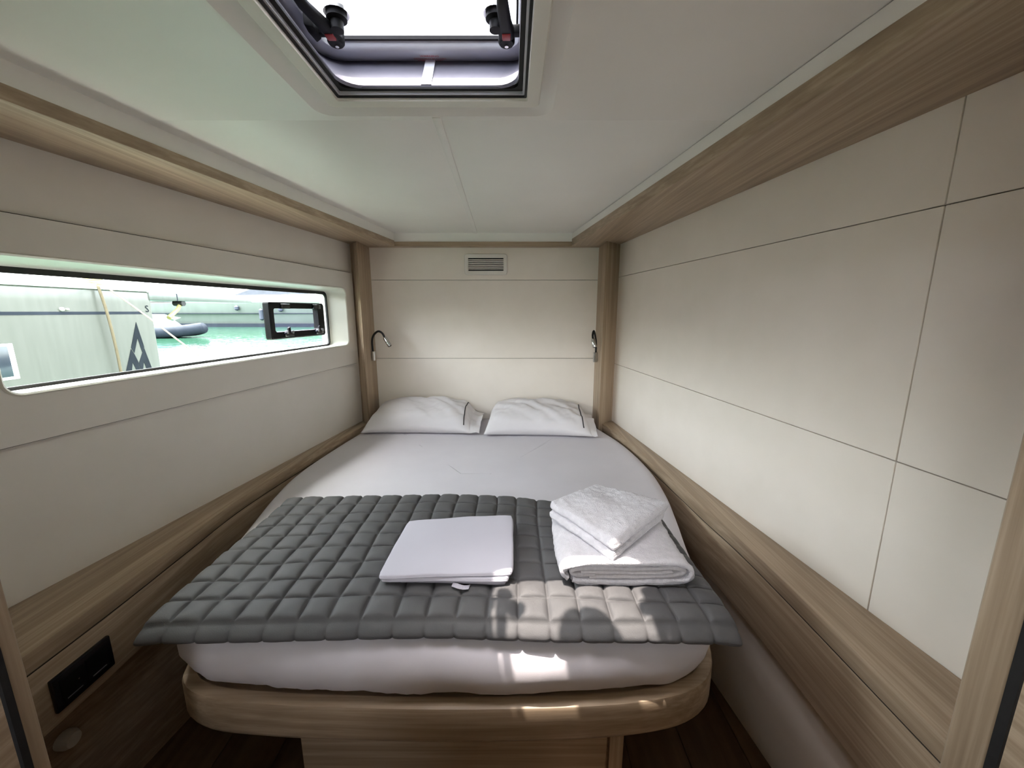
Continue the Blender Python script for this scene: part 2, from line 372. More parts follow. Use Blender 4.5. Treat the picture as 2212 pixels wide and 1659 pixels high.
# ------------------------------------------------------------------ ceiling with moulded recess for the hatch
HX0, HX1, HY0, HY1 = -0.447, 0.067, 0.545, 1.068       # hatch frame outer size
RX0, RX1, RY0, RY1 = -0.508, 0.104, 0.485, 1.142       # recess in the ceiling liner
rec = [rrect(RX0 - 0.012, RX1 + 0.012, RY0 - 0.012, RY1 + 0.012, 0.05), rrect(RX0, RX1, RY0, RY1, 0.045), rrect(RX0 + 0.014, RX1 - 0.014, RY0 + 0.014, RY1 - 0.014, 0.04), rrect(RX0 + 0.03, RX1 - 0.03, RY0 + 0.03, RY1 - 0.03, 0.03), rrect(HX0 + 0.015, HX1 - 0.015, HY0 + 0.015, HY1 - 0.015, 0.015)]
zrec = [ZC, ZC - 0.003, ZC + 0.004, ZC + 0.012, ZC + 0.013]
out = ring_between((-1.20, 0.80, YD - 0.06, RY1 + 0.03), rec[0])
mb = MB(); mb.loops([[(x, y, ZC) for x, y in out]] + [[(x, y, z) for x, y in L] for L, z in zip(rec, zrec)] + [[(x, y, 2.030) for x, y in rrect(HX0 - 0.06, HX1 + 0.05, HY0 - 0.05, HY1 + 0.06, 0.05)], [(x, y, 2.09) for x, y in rrect(HX0 - 0.06, HX1 + 0.05, HY0 - 0.05, HY1 + 0.06, 0.05)], [(x, y, 2.09) for x, y in out], [(x, y, ZC) for x, y in out]], False, False)
ce = obj('ceiling', mb, 'ceiling_white', kind='structure', smooth=30)
seam = [(-0.2025, RY1 + 0.03), (-0.2425, 2.90)]
obj('panel', MB().prism([(-1.20, RY1 + 0.03), (seam[0][0] - 0.009, seam[0][1]), (seam[1][0] - 0.009, 2.90), (-1.20, 2.90)], ZC, 2.09), 'ceiling_white', ce, bevel=0.003)
obj('panel', MB().prism([(seam[0][0] + 0.009, seam[0][1]), (0.85, RY1 + 0.03), (0.85, 2.90), (seam[1][0] + 0.009, 2.90)], ZC, 2.09), 'ceiling_white', ce, bevel=0.003)
obj('joint_strip', MB().prism([(seam[0][0] - 0.012, seam[0][1] - 0.02), (seam[0][0] + 0.012, seam[0][1] - 0.02), (seam[1][0] + 0.012, 2.8), (seam[1][0] - 0.012, 2.8)], ZC - 0.0035, 2.08), 'ceiling_white', ce, bevel=0.003)
# liner faces between shelf lip and ceiling
def shelf_in(side, y):
    return xl(y) + 0.256 if side == 'L' else xr(y) - 0.296
obj('liner_side', MB().prism([(shelf_in('L', YD) - 0.006, YD), (shelf_in('L', 2.72) - 0.006, 2.72), (shelf_in('L', 2.72) - 0.03, 2.72), (shelf_in('L', YD) - 0.03, YD)], 1.93, ZC + 0.004), 'ceiling_white', ce)
obj('liner_side', MB().prism([(shelf_in('R', YD) + 0.003, YD), (shelf_in('R', 2.72) + 0.003, 2.72), (shelf_in('R', 2.72) + 0.03, 2.72), (shelf_in('R', YD) + 0.03, YD)], 1.93, ZC - 0.002), 'ceiling_white', ce)
obj('liner_back', MB().box(-0.80, 0.42, 2.712, 2.74, 1.93, ZC + 0.004), 'ceiling_white', ce)
obj('deck_slab', MB().prism([(-1.45, YD - 0.06), (HX0 - 0.1, YD - 0.06), (HX0 - 0.1, 3.0), (-1.45, 3.0)], 2.09, 2.13), 'deck_gelcoat', ce)
obj('deck_slab', MB().prism([(HX1 + 0.1, YD - 0.06), (1.2, YD - 0.06), (1.2, 3.0), (HX1 + 0.1, 3.0)], 2.09, 2.13), 'deck_gelcoat', ce)
obj('deck_slab', MB().box(HX0 - 0.1, HX1 + 0.1, HY1 + 0.05, 3.0, 2.09, 2.13), 'deck_gelcoat', ce)

# ------------------------------------------------------------------ high shelf (valance) boards
def strip_prism(inner, outer, z0, z1):
    return MB().prism(inner + outer[::-1], z0, z1)
yy = [YD, 1.2, 2.0, 2.70]
sh = thing('valance_shelf', (-1.10, 1.6, ZS), 'pale oak shelf running high above the long window wall', 'shelf')
obj('board', MB().prism([(shelf_in('L', YD), YD), (shelf_in('L', 2.703), 2.703), (xl(2.703), 2.703), (xl(YD), YD)], ZS, ZS + 0.015), 'oak_along_y', sh, bevel=0.0015)
obj('lip', MB().prism([(shelf_in('L', YD) + 0.001, YD), (shelf_in('L', 2.70) + 0.001, 2.70), (shelf_in('L', 2.70) - 0.018, 2.70), (shelf_in('L', YD) - 0.018, YD)], ZS + 0.0005, 1.959), 'oak_along_y', sh, bevel=0.0015)
sh = thing('valance_shelf', (0.75, 1.6, ZS), 'wide oak shelf running high above the white panelled wall', 'shelf')
obj('board', MB().prism([(shelf_in('R', YD), YD), (xr(YD), YD), (xr(2.703), 2.703), (shelf_in('R', 2.703), 2.703)], ZS, ZS + 0.015), 'oak_along_y', sh, bevel=0.0015)
obj('lip', MB().prism([(shelf_in('R', YD) - 0.001, YD), (shelf_in('R', YD) + 0.018, YD), (shelf_in('R', 2.70) + 0.018, 2.70), (shelf_in('R', 2.70) - 0.001, 2.70)], ZS + 0.0005, 1.970), 'oak_along_y', sh, bevel=0.0015)
sh = thing('valance_shelf', (-0.2, 2.73, ZS), 'short oak shelf across the end wall above the vent', 'shelf')
obj('board', MB().box(-1.03, 0.69, 2.7035, YB + 0.01, ZS, ZS + 0.015), 'oak_along_x', sh, bevel=0.0015)
obj('lip', MB().box(-0.785, 0.398, 2.703, 2.712, ZS + 0.0005, 1.953), 'oak_along_x', sh, bevel=0.0015)

# ------------------------------------------------------------------ low ledges beside the bed
def ledge(name, side, front, zbot, label):
    f = xl if side == 'L' else xr; sg = 1 if side == 'L' else -1
    P = [(p.x, p.y) for p in smoothpts([(x, y, 0) for x, y in front], 5)]
    back = [(f(y) + (0.001 if side == 'L' else -0.001), y) for x, y in P]
    t = thing(name, ((P[0][0] + back[0][0]) / 2, 1.6, zbot), label, 'ledge')
    inner = [(x - sg * 0.02, y) for x, y in P]
    obj('top_board', strip_prism(P, back, 0.6985, ZL), 'oak_along_y', t, bevel=0.0015)
    obj('shadow_gap', strip_prism([(x - sg * 0.0018, y) for x, y in P], inner, 0.688, 0.700), 'dark_gap', t)
    obj('fascia', strip_prism(P, inner, zbot, 0.6942), 'oak_along_y', t, bevel=0.001)
    obj('under_board', strip_prism(inner, back, zbot + 0.01, zbot + 0.025), 'oak_along_y', t)
    return t
LF = [(-1.084, YD), (-1.085, 0.90), (-1.100, 1.2), (-1.112, 1.45), (-1.092, 1.75), (-1.035, 2.2), (-0.968, 2.62)]
RF = [(0.774, YD), (0.772, 0.95), (0.764, 1.20), (0.745, 1.40), (0.718, 1.78), (0.675, 2.2), (0.600, 2.62)]
ledge('side_ledge', 'L', LF, 0.530, 'oak ledge below the long window with a black socket in its face')
ledge('side_ledge', 'R', RF, 0.500, 'oak ledge along the foot of the white panelled wall')

# ------------------------------------------------------------------ bulkhead, jambs and the corridor behind the camera
bk = obj('wall_front', MB().box(-1.62, -0.80, 0.475, YD, 0, 2.14).box(0.742, 1.35, 0.475, YD, 0, 2.14).box(-0.80, 0.742, 0.475, YD, 1.95, 2.14), 'oak_along_z', kind='structure')
obj('trim_3', MB().prism([(-0.81, 0.470), (-0.80, 0.505), (-0.786, 0.514), (-0.786, 0.532), (-0.80, 0.540), (-0.83, 0.540), (-0.83, 0.470)], 0.0, 1.95), 'oak_along_z', bevel=0.002, kind='structure')
obj('trim_4', MB().prism([(0.745, 0.472), (0.77, 0.472), (0.77, 0.540), (0.740, 0.540), (0.728, 0.530), (0.728, 0.484)], 0.0, 1.95), 'oak_along_z', bevel=0.002, kind='structure')
obj('trim_5', MB().prism([(-0.787, 0.5135), (-0.801, 0.5045), (-0.83, 0.500), (-0.83, 0.49), (-0.787, 0.5035)], 0.0, 1.95), 'black_rubber', kind='structure')
obj('trim_6', MB().prism([(0.7295, 0.4835), (0.7295, 0.470), (0.77, 0.470), (0.77, 0.4715), (0.745, 0.4715)], 0.0, 1.95), 'black_rubber', kind='structure')
obj('door_1', MB().box(-0.785, -0.745, -0.10, 0.474, 0.01, 1.9), 'oak_along_y', kind='structure', bevel=0.003)
obj('door_2', MB().box(0.690, 0.725, -0.10, 0.443, 0.01, 1.9), 'oak_along_y', kind='structure', bevel=0.003)
obj('wall_corridor_left', MB().box(-1.62, -1.45, -1.75, 0.48, 0, 2.14), 'wall_laminate', kind='structure')
obj('wall_corridor_right', MB().box(1.20, 1.37, -1.75, 0.48, 0, 2.14), 'wall_laminate', kind='structure')
AY = -1.20                                             # aft end of the corridor, opened above the waist for an added fill window
obj('wall_corridor_end', MB().box(-1.62, 1.37, AY - 0.14, AY, 0, 1.10).box(-1.62, 1.37, AY - 0.14, AY, 1.88, 2.14).box(-1.62, -1.3, AY - 0.14, AY, 1.10, 1.88).box(1.10, 1.37, AY - 0.14, AY, 1.10, 1.88), 'wall_laminate', kind='structure')
w2 = thing('added_fill_window', (-0.1, AY - 0.07, 1.10), kind='structure')
obj('pane', MB().box(-1.3, 1.1, AY - 0.075, AY - 0.07, 1.10, 1.88), 'fill_glass', w2)
obj('added_light_block', MB().box(-0.66, 0.62, -0.60, -0.18, 0.0, 1.16), 'oak_along_x', kind='structure', bevel=0.004)  # added unseen block that keeps the aft light off the bed base
obj('ceiling_corridor', MB().box(-1.62, -0.45, -1.75, 0.48, 2.01, 2.13).box(0.45, 1.37, -1.75, 0.48, 2.01, 2.13).box(-0.45, 0.45, -1.75, 0.48, 2.01, 2.13), 'ceiling_white', kind='structure')

# unseen deck saloon, added to shade the moored yacht's hull from the sky
obj('added_saloon_shade', MB().loops([[(0.85, -9, 2.13), (5.5, -9, 2.13), (5.5, 2.2, 2.13), (0.85, 2.2, 2.13)], [(1.05, -8.8, 4.3), (5.5, -8.8, 4.3), (5.5, 1.4, 4.3), (1.05, 1.4, 4.3)]]), 'gelcoat_white', kind='structure')
obj('wall_own_hull', MB().box(-1.62, -1.50, -9, -1.79, 0.0, 1.0).box(1.4, 5.5, -1.8, 2.2, 2.05, 2.13), 'gelcoat_white', kind='structure')
# ------------------------------------------------------------------ deck hatch
hc = ((HX0 + HX1) / 2, (HY0 + HY1) / 2)
ht = thing('deck_hatch', (hc[0], hc[1], 1.992), 'square ceiling hatch with clear lid, pale frame and two black latches', 'hatch')
def hr(off, r): return rrect(HX0 + off, HX1 - off, HY0 + off, HY1 - off, r)
def hring(spec): return MB().loops([[(x, y, z) for x, y in hr(o, r)] for o, r, z in spec], False, False)
obj('frame', hring([(0.0, 0.012, 2.022), (0.0, 0.012, 1.996), (0.003, 0.012, 1.993), (0.030, 0.004, 1.993), (0.032, 0.004, 1.997), (0.032, 0.004, 2.02)]), 'frame_white', ht, smooth=30)
obj('blind_track', hring([(0.0305, 0.003, 1.999), (0.0375, 0.003, 1.999), (0.0375, 0.003, 2.012)]), 'black_rubber', ht)
obj('inner_rail', hring([(0.0365, 0.003, 2.002), (0.042, 0.003, 2.002), (0.042, 0.003, 2.013)]), 'aluminium', ht)
obj('gasket', hring([(0.0415, 0.003, 2.009), (0.052, 0.02, 2.009), (0.052, 0.02, 2.016)]), 'black_rubber', ht)
def lrect(x0, x1, y0, y1, r, z): return [(x, y, z) for x, y in rrect(x0, x1, y0, y1, r)]
LX0, LX1, LY0, LY1 = -0.470, 0.050, 0.500, 1.098        # top of the flared liner
obj('liner', MB().loops([[(x, y, 2.010) for x, y in hr(0.0515, 0.045)], [(x, y, 2.016) for x, y in hr(0.0525, 0.05)], lrect(LX0, LX1, LY0, LY1, 0.055, 2.113), lrect(LX0, LX1, LY0, LY1, 0.055, 2.125)], False, False), 'hatch_plastic', ht, smooth=40)
def rim(d, r, z): return lrect(LX0 + d, LX1 - d, LY0 + d * 1.3, LY1 - d * 1.3, r, z)
obj('lid_rim', MB().loops([rim(-0.12, 0.05, 2.150), rim(-0.12, 0.05, 2.134), rim(-0.004, 0.055, 2.118), rim(0.001, 0.055, 2.112), rim(0.006, 0.05, 2.107), rim(0.027, 0.045, 2.107), rim(0.033, 0.042, 2.111), rim(0.036, 0.04, 2.120), rim(0.037, 0.04, 2.134)], False, False), 'aluminium', ht, smooth=40)
gp = rim(-0.11, 0.05, 2.136)
obj('lid_pane', MB().add(gp, [tuple(range(len(gp)))]), 'hatch_glass', ht)
obj('lid_edge', MB().loops([rim(0.0365, 0.04, 2.127), rim(0.041, 0.036, 2.127), rim(0.041, 0.036, 2.1345)], False, False), 'black_rubber', ht)
obj('hinge_tape', MB().add([(-0.212, 1.0175, 2.018), (-0.188, 1.0175, 2.018), (-0.188, 1.0895, 2.110), (-0.212, 1.0895, 2.110), (-0.212, 1.0150, 2.018), (-0.188, 1.0150, 2.018), (-0.188, 1.0870, 2.110), (-0.212, 1.0870, 2.110)], [(0, 1, 2, 3), (4, 7, 6, 5), (0, 4, 5, 1), (1, 5, 6, 2), (2, 6, 7, 3), (3, 7, 4, 0)]), 'aluminium', ht)
def text_mesh(txt, size):
    cu = bpy.data.curves.new('txt', 'FONT'); cu.body = txt; cu.size = size; cu.align_x = 'CENTER'; cu.resolution_u = 2
    o = bpy.data.objects.new('txt', cu); COL.objects.link(o)
    dg = bpy.context.evaluated_depsgraph_get(); me = bpy.data.meshes.new_from_object(o.evaluated_get(dg))
    V = [v.co.copy() for v in me.vertices]; Fc = [tuple(p.vertices) for p in me.polygons]
    bpy.data.objects.remove(o); bpy.data.meshes.remove(me)
    return V, Fc
mb = MB()
for txt, dy, sz in (('WARNING', 0.0, 0.0095), ('HATCH MUST BE CLOSED', -0.0085, 0.0068), ('WHEN UNDER WAY', -0.015, 0.0068)):
    V, Fc = text_mesh(txt, sz)
    mb.add([(-0.200 + v.x, 1.0735 - (v.y + dy) * 1.0, 2.1062) for v in V], Fc)
obj('warning_label', mb, 'warning_ink', ht)
def latch(px, sgn, lean):
    """black lever latch; sgn = side of the hatch its bracket is fixed to"""
    y0 = 0.976
    t = obj('latch', MB().prism([(px - sgn * 0.028, y0 - 0.008), (px - sgn * 0.028, y0 + 0.075 - 0.12), (px - sgn * 0.044, y0 - 0.055), (px - sgn * 0.047, y0 - 0.03), (px - sgn * 0.044, y0 + 0.004)], 2.0800, 2.1100), 'black_plastic', ht, bevel=0.003)
    obj('latch_bridge', MB().box(min(px, px - sgn * 0.034), max(px, px - sgn * 0.034), y0 - 0.022, y0 - 0.006, 2.0840, 2.1020), 'black_plastic', t, bevel=0.003)
    ax = [(px, y0, 2.0880), (px, y0 - 0.03, 2.0840), (px + lean * 0.35, y0 - 0.06, 2.0800), (px + lean, y0 - 0.115, 2.0740), (px + lean * 1.1, y0 - 0.15, 2.0720)]
    L = []
    for (x, y, z), w, h in zip(ax, (0.017, 0.0165, 0.013, 0.0115, 0.009), (0.012, 0.012, 0.010, 0.008, 0.006)):
        L.append([(x + w * a, y, z + h * b2) for a, b2 in ((-1, -0.5), (-0.6, -1), (0.6, -1), (1, -0.5), (1, 0.5), (0.6, 1), (-0.6, 1), (-1, 0.5))])
    obj('latch_handle', MB().loops(L), 'black_plastic', t, bevel=0.002, smooth=40)
    obj('latch_boss', MB().tube([(px, y0 - 0.002, 2.0740), (px, y0 - 0.002, 2.0780), (px, y0 - 0.002, 2.1060)], [0.015, 0.018, 0.018], 18), 'black_plastic', t, smooth=40)
    obj('screw', MB().tube([(px, y0 + 0.003, 2.0720), (px, y0 + 0.003, 2.0750)], [0.0042, 0.0046], 12), 'chrome', t, smooth=40)
    obj('release_button', MB().box(px - 0.009, px + 0.009, y0 - 0.040, y0 - 0.020, 2.0695, 2.0750), 'red_button', t, bevel=0.002)
    obj('latch_barrel', MB().tube([(px + sgn * 0.022, y0 - 0.045, 2.0740), (px + sgn * 0.022, y0 - 0.045, 2.0900), (px + sgn * 0.022, y0 - 0.045, 2.0940), (px + sgn * 0.022, y0 - 0.045, 2.1040), (px + sgn * 0.022, y0 - 0.045, 2.1100)], [0.013, 0.013, 0.021, 0.021, 0.024], 20), 'black_plastic', t, smooth=40)
    obj('latch_collar', MB().tube([(px + sgn * 0.022, y0 - 0.045, 2.1040), (px + sgn * 0.022, y0 - 0.045, 2.1105)], 0.0255, 20), 'chrome', t, smooth=40)
latch(-0.385, 1, -0.012)
latch(-0.012, -1, -0.006)

# unseen fender, added over the hatch lid to cast the quilt's domed shadow
fd = thing('added_shadow_fender', (-0.225, 0.68, 2.137), 'white fender added on the hatch lid to cast a shadow', 'fender')
prof = [(0.0, 0.012), (0.01, 0.02), (0.03, 0.022), (0.036, 0.045), (0.055, 0.066), (0.085, 0.075), (0.44, 0.075), (0.465, 0.070), (0.485, 0.060), (0.50, 0.046), (0.51, 0.030), (0.515, 0.012)]
obj('body', MB().tube([(-0.225, 0.425 + a, 2.213) for a, r in prof], [r for a, r in prof], 20), 'fender_white', fd, smooth=40)
obj('lanyard', MB().tube(smoothpts([(-0.225, 0.43, 2.213), (-0.22, 0.36, 2.19), (-0.24, 0.28, 2.16), (-0.32, 0.25, 2.158)], 5), 0.006, 8), 'rope_tan', fd, smooth=True)

# ------------------------------------------------------------------ air vent in the end wall
VX0, VX1, VZ0, VZ1 = -0.325, -0.032, 1.744, 1.884
vt = thing('air_vent', ((VX0 + VX1) / 2, YB, VZ0), 'white slatted air vent set in the end wall', 'vent')
vi = rrect(VX0 + 0.026, VX1 - 0.026, VZ0 + 0.028, VZ1 - 0.028, 0.003)
vo = rrect(VX0, VX1, VZ0, VZ1, 0.018)
obj('frame', MB().loops([[(x, YB - 0.001, z) for x, z in vo], [(x, YB - 0.010, z) for x, z in vo], [(x, YB - 0.014, z) for x, z in rrect(VX0 + 0.004, VX1 - 0.004, VZ0 + 0.004, VZ1 - 0.004, 0.016)], [(x, YB - 0.014, z) for x, z in vi], [(x, YB - 0.001, z) for x, z in vi]], False, False), 'vent_white', vt, smooth=35)
obj('backing', MB().box(VX0 + 0.02, VX1 - 0.02, YB - 0.003, YB - 0.001, VZ0 + 0.02, VZ1 - 0.02), 'black_rubber', vt)
for k in range(6):
    z = VZ0 + 0.0405 + k * 0.0118
    obj('slat', MB().prism([(VX0 + 0.026, YB - 0.0155), (VX1 - 0.026, YB - 0.0155), (VX1 - 0.026, YB - 0.004), (VX0 + 0.026, YB - 0.004)], z - 0.0033, z + 0.0033), 'vent_white', vt, bevel=0.001, seg=1)

# ------------------------------------------------------------------ reading lamps
def lamp(base, neck, head, label):
    bx, by, z0, z1 = base
    t = thing('reading_lamp', (bx, by, z0), label, 'lamp', None)
    obj('base', MB().tube([(bx, by, z0), (bx, by, z0 + 0.002), (bx, by, z1 - 0.002), (bx, by, z1)], [0.0125, 0.0145, 0.0145, 0.0125], 20), 'chrome', t, smooth=40)
    obj('mount', MB().box(min(bx, bx + (-0.02 if bx < 0 else 0.02)), max(bx, bx + (-0.02 if bx < 0 else 0.02)), by - 0.008, by + 0.008, z0 + 0.015, z1 - 0.015), 'chrome', t)
    obj('gooseneck', MB().tube(smoothpts(neck, 8), 0.0068, 12), 'black_rubber', t, smooth=True)
    a, b2 = Vector(head[0]), Vector(head[1]); dv = (b2 - a)
    hd = obj('head', MB().tube([a - dv * 0.04, a, a + dv * 0.06, a + dv * 0.95, b2], [0.008, 0.0115, 0.0135, 0.0145, 0.0135], 20), 'chrome', t, smooth=40)
    obj('lens', MB().tube([a + dv * 0.97, b2 + dv * 0.012], [0.0120, 0.0118], 18), 'black_gloss', hd)
    side = Vector((0, -1, 0)); m_ = a + dv * 0.5 + side * 0.0135
    obj('switch', MB().tube([m_, m_ + side * 0.003], 0.0045, 12), 'chrome', hd)
lamp((-0.952, 2.66, 1.166, 1.231), [(-0.953, 2.66, 1.229), (-0.954, 2.658, 1.29), (-0.944, 2.652, 1.328), (-0.923, 2.645, 1.355), (-0.898, 2.638, 1.367), (-0.872, 2.63, 1.355), (-0.856, 2.625, 1.328)],
     ((-0.855, 2.624, 1.327), (-0.818, 2.61, 1.270)), 'gooseneck reading lamp on the post beside the window, arching over the bed')
lamp((0.572, 2.66, 1.156, 1.224), [(0.575, 2.66, 1.222), (0.572, 2.655, 1.29), (0.561, 2.64, 1.337), (0.545, 2.61, 1.370), (0.531, 2.575, 1.348), (0.531, 2.56, 1.322)],
     ((0.531, 2.559, 1.321), (0.541, 2.545, 1.268)), 'gooseneck reading lamp on the post by the panelled wall, head folded down')

# ------------------------------------------------------------------ socket plate on the left ledge
sx = lambda y: interp([(y_, x_) for x_, y_ in LF], y)
so = thing('socket_plate', (sx(0.83), 0.83, 0.558), 'black double socket plate in the oak ledge below the window', 'socket')
def sbox(y0, y1, z0, z1, d0, d1): return MB().prism([(sx(y0) + d0, y0), (sx(y0) + d1, y0), (sx(y1) + d1, y1), (sx(y1) + d0, y1)], z0, z1)
obj('plate', sbox(0.762, 0.898, 0.560, 0.650, 0.0, 0.010), 'black_gloss', so, bevel=0.003)
for y in (0.776, 0.834):
    md = obj('outlet', sbox(y, y + 0.05, 0.575, 0.635, 0.009, 0.0115), 'black_plastic', so, bevel=0.001)
    obj('slot', sbox(y + 0.008, y + 0.042, 0.5795, 0.5815, 0.0112, 0.0122), 'grey_plastic', md)
obj('indicator', sbox(0.812, 0.815, 0.604, 0.607, 0.0105, 0.0118), 'chrome', so)
tag(obj('door_bumper', MB().tube([(-1.262, 0.885, 0.325), (-1.235, 0.885, 0.325), (-1.222, 0.885, 0.325)], [0.025, 0.025, 0.019], 20), 'vent_white', smooth=40), 'small pale round bumper low on the wall below the black socket', 'bumper')

# ------------------------------------------------------------------ bed base
bed_side_L = [(-1.0, 2.60), (-1.03, 2.2), (-1.055, 1.80), (-1.03, 1.55), (-0.985, 1.30)]
plat = [(-1.0, 2.60), (-1.055, 2.1), (-1.07, 1.75), (-1.04, 1.50), (-0.985, 1.28), (-0.925, 1.06), (-0.872, 0.90), (-0.83, 0.825), (-0.74, 0.785), (-0.60, 0.770), (-0.44, 0.762), (-0.16, 0.756), (0.157, 0.762), (0.35, 0.780), (0.46, 0.812), (0.525, 0.868), (0.57, 0.98), (0.62, 1.15), (0.675, 1.38), (0.705, 1.60), (0.708, 1.85), (0.66, 2.25), (0.60, 2.60)]
PL = [(p.x, p.y) for p in smoothpts([(x * (0.978 if y < 1.0 else 1), y * (0.976 if y < 1.0 else 1), 0) for x, y in plat], 4)]
cen = (-0.17, 1.65)
def inset(loop, d):
    out = []; n = len(loop)
    for i in range(n):
        a = Vector(loop[i - 1]); b2 = Vector(loop[(i + 1) % n]); t = (b2 - a).normalized(); nrm = Vector((-t.y, t.x))
        p = Vector(loop[i]); c = Vector(cen) - p
        if nrm.dot(c) < 0: nrm = -nrm
        out.append(tuple(p + nrm * d))
    return out
bt = thing('bed_base', (-0.17, 1.65, 0.006), 'curved oak bed base with rounded foot standing on a recessed plinth', 'bed base')
mb = MB(); mb.loops([[(x, y, 0.500) for x, y in inset(PL, 0.035)], [(x, y, 0.502) for x, y in inset(PL, 0.012)], [(x, y, 0.507) for x, y in inset(PL, 0.004)], [(x, y, 0.518) for x, y in PL], [(x, y, 0.594) for x, y in PL], [(x, y, 0.600) for x, y in inset(PL, 0.003)], [(x, y, 0.603) for x, y in inset(PL, 0.010)], [(x, y, 0.603) for x, y in inset(PL, 0.030)], [(x, y, 0.590) for x, y in inset(PL, 0.036)]], True, True)
obj('platform', mb, 'oak_along_x', bt, smooth=40)
obj('plinth', MB().prism([(-0.57, 0.86), (0.262, 0.86), (0.30, 0.875), (0.42, 1.4), (0.42, 2.5), (-0.75, 2.5), (-0.75, 1.4)], 0.006, 0.501), 'oak_along_x', bt, bevel=0.004)
obj('plinth_door', MB().box(-0.565, 0.255, 0.846, 0.861, 0.02, 0.492), 'oak_along_x', bt, bevel=0.003)
obj('plinth_stile', MB().box(0.262, 0.300, 0.848, 0.866, 0.006, 0.498), 'oak_along_z', bt, bevel=0.003)

# ------------------------------------------------------------------ mattress with fitted sheet
mat_pl = [(-0.962, 2.755), (-0.968, 2.55), (-1.015, 2.2), (-1.046, 1.80), (-1.018, 1.55), (-0.97, 1.33), (-0.91, 1.08), (-0.858, 0.93), (-0.81, 0.855), (-0.72, 0.812), (-0.58, 0.795), (-0.42, 0.784), (-0.16, 0.776), (0.13, 0.783), (0.33, 0.800), (0.435, 0.832), (0.49, 0.885), (0.525, 0.99), (0.575, 1.16), (0.628, 1.37), (0.668, 1.58), (0.690, 1.85), (0.662, 2.2), (0.58, 2.55), (0.578, 2.755), (0.2, 2.76), (-0.2, 2.76), (-0.6, 2.76)]
ML = [(p.x, p.y) for p in smoothpts([(x, y, 0) for x, y in mat_pl], 10, closed=True)]
ZM = 0.733
def mat_ring(d, z, wr_):
    out = []
    for i, (x, y) in enumerate(inset(ML, d)):
        f = max(0.0, min(1.0, (1.35 - y) / 0.4))
        if y > 1.1: d_fix = max(0.0, -d) * min(1.0, (y - 1.1) / 0.3)
        else: d_fix = 0.0
        tuck = d_fix + wr_ * f * (0.006 * nz(x * 9, y * 9, z * 6) + 0.005 * nz(x * 22 + z * 30, y * 22, 3.1))
        dx, dy = cen[0] - x, cen[1] - y; L = math.hypot(dx, dy)
        out.append((x + dx / L * tuck, y + dy / L * tuck, z + wr_ * f * 0.004 * nz(x * 14, y * 14, 9.0)))
    return out
rings = [mat_ring(0.045, 0.5905, 0.0), mat_ring(0.020, 0.595, 0.6), mat_ring(-0.004, 0.606, 1.0), mat_ring(-0.020, 0.624, 1.1), mat_ring(-0.028, 0.646, 1.1), mat_ring(-0.028, 0.668, 1.0), mat_ring(-0.020, 0.692, 0.7), mat_ring(-0.004, 0.713, 0.4), mat_ring(0.018, 0.727, 0.1), mat_ring(0.045, 0.7325, 0.0), mat_ring(0.07, ZM + 0.001, 0)]
base_top = inset(ML, 0.07)
for s in (0.85, 0.7, 0.5, 0.3, 0.1):
    rings.append([(cen[0] + (x - cen[0]) * s, cen[1] + (y - cen[1]) * s, ZM + 0.002 + 0.0025 * nz(x * s * 3, y * s * 3, 1.7)) for x, y in base_top])
mat_o = obj('mattress', MB().loops(rings), 'sheet_cotton', smooth=True, label='mattress in a fitted white sheet with wrinkled rounded foot, lying on the oak bed base', cat='mattress')

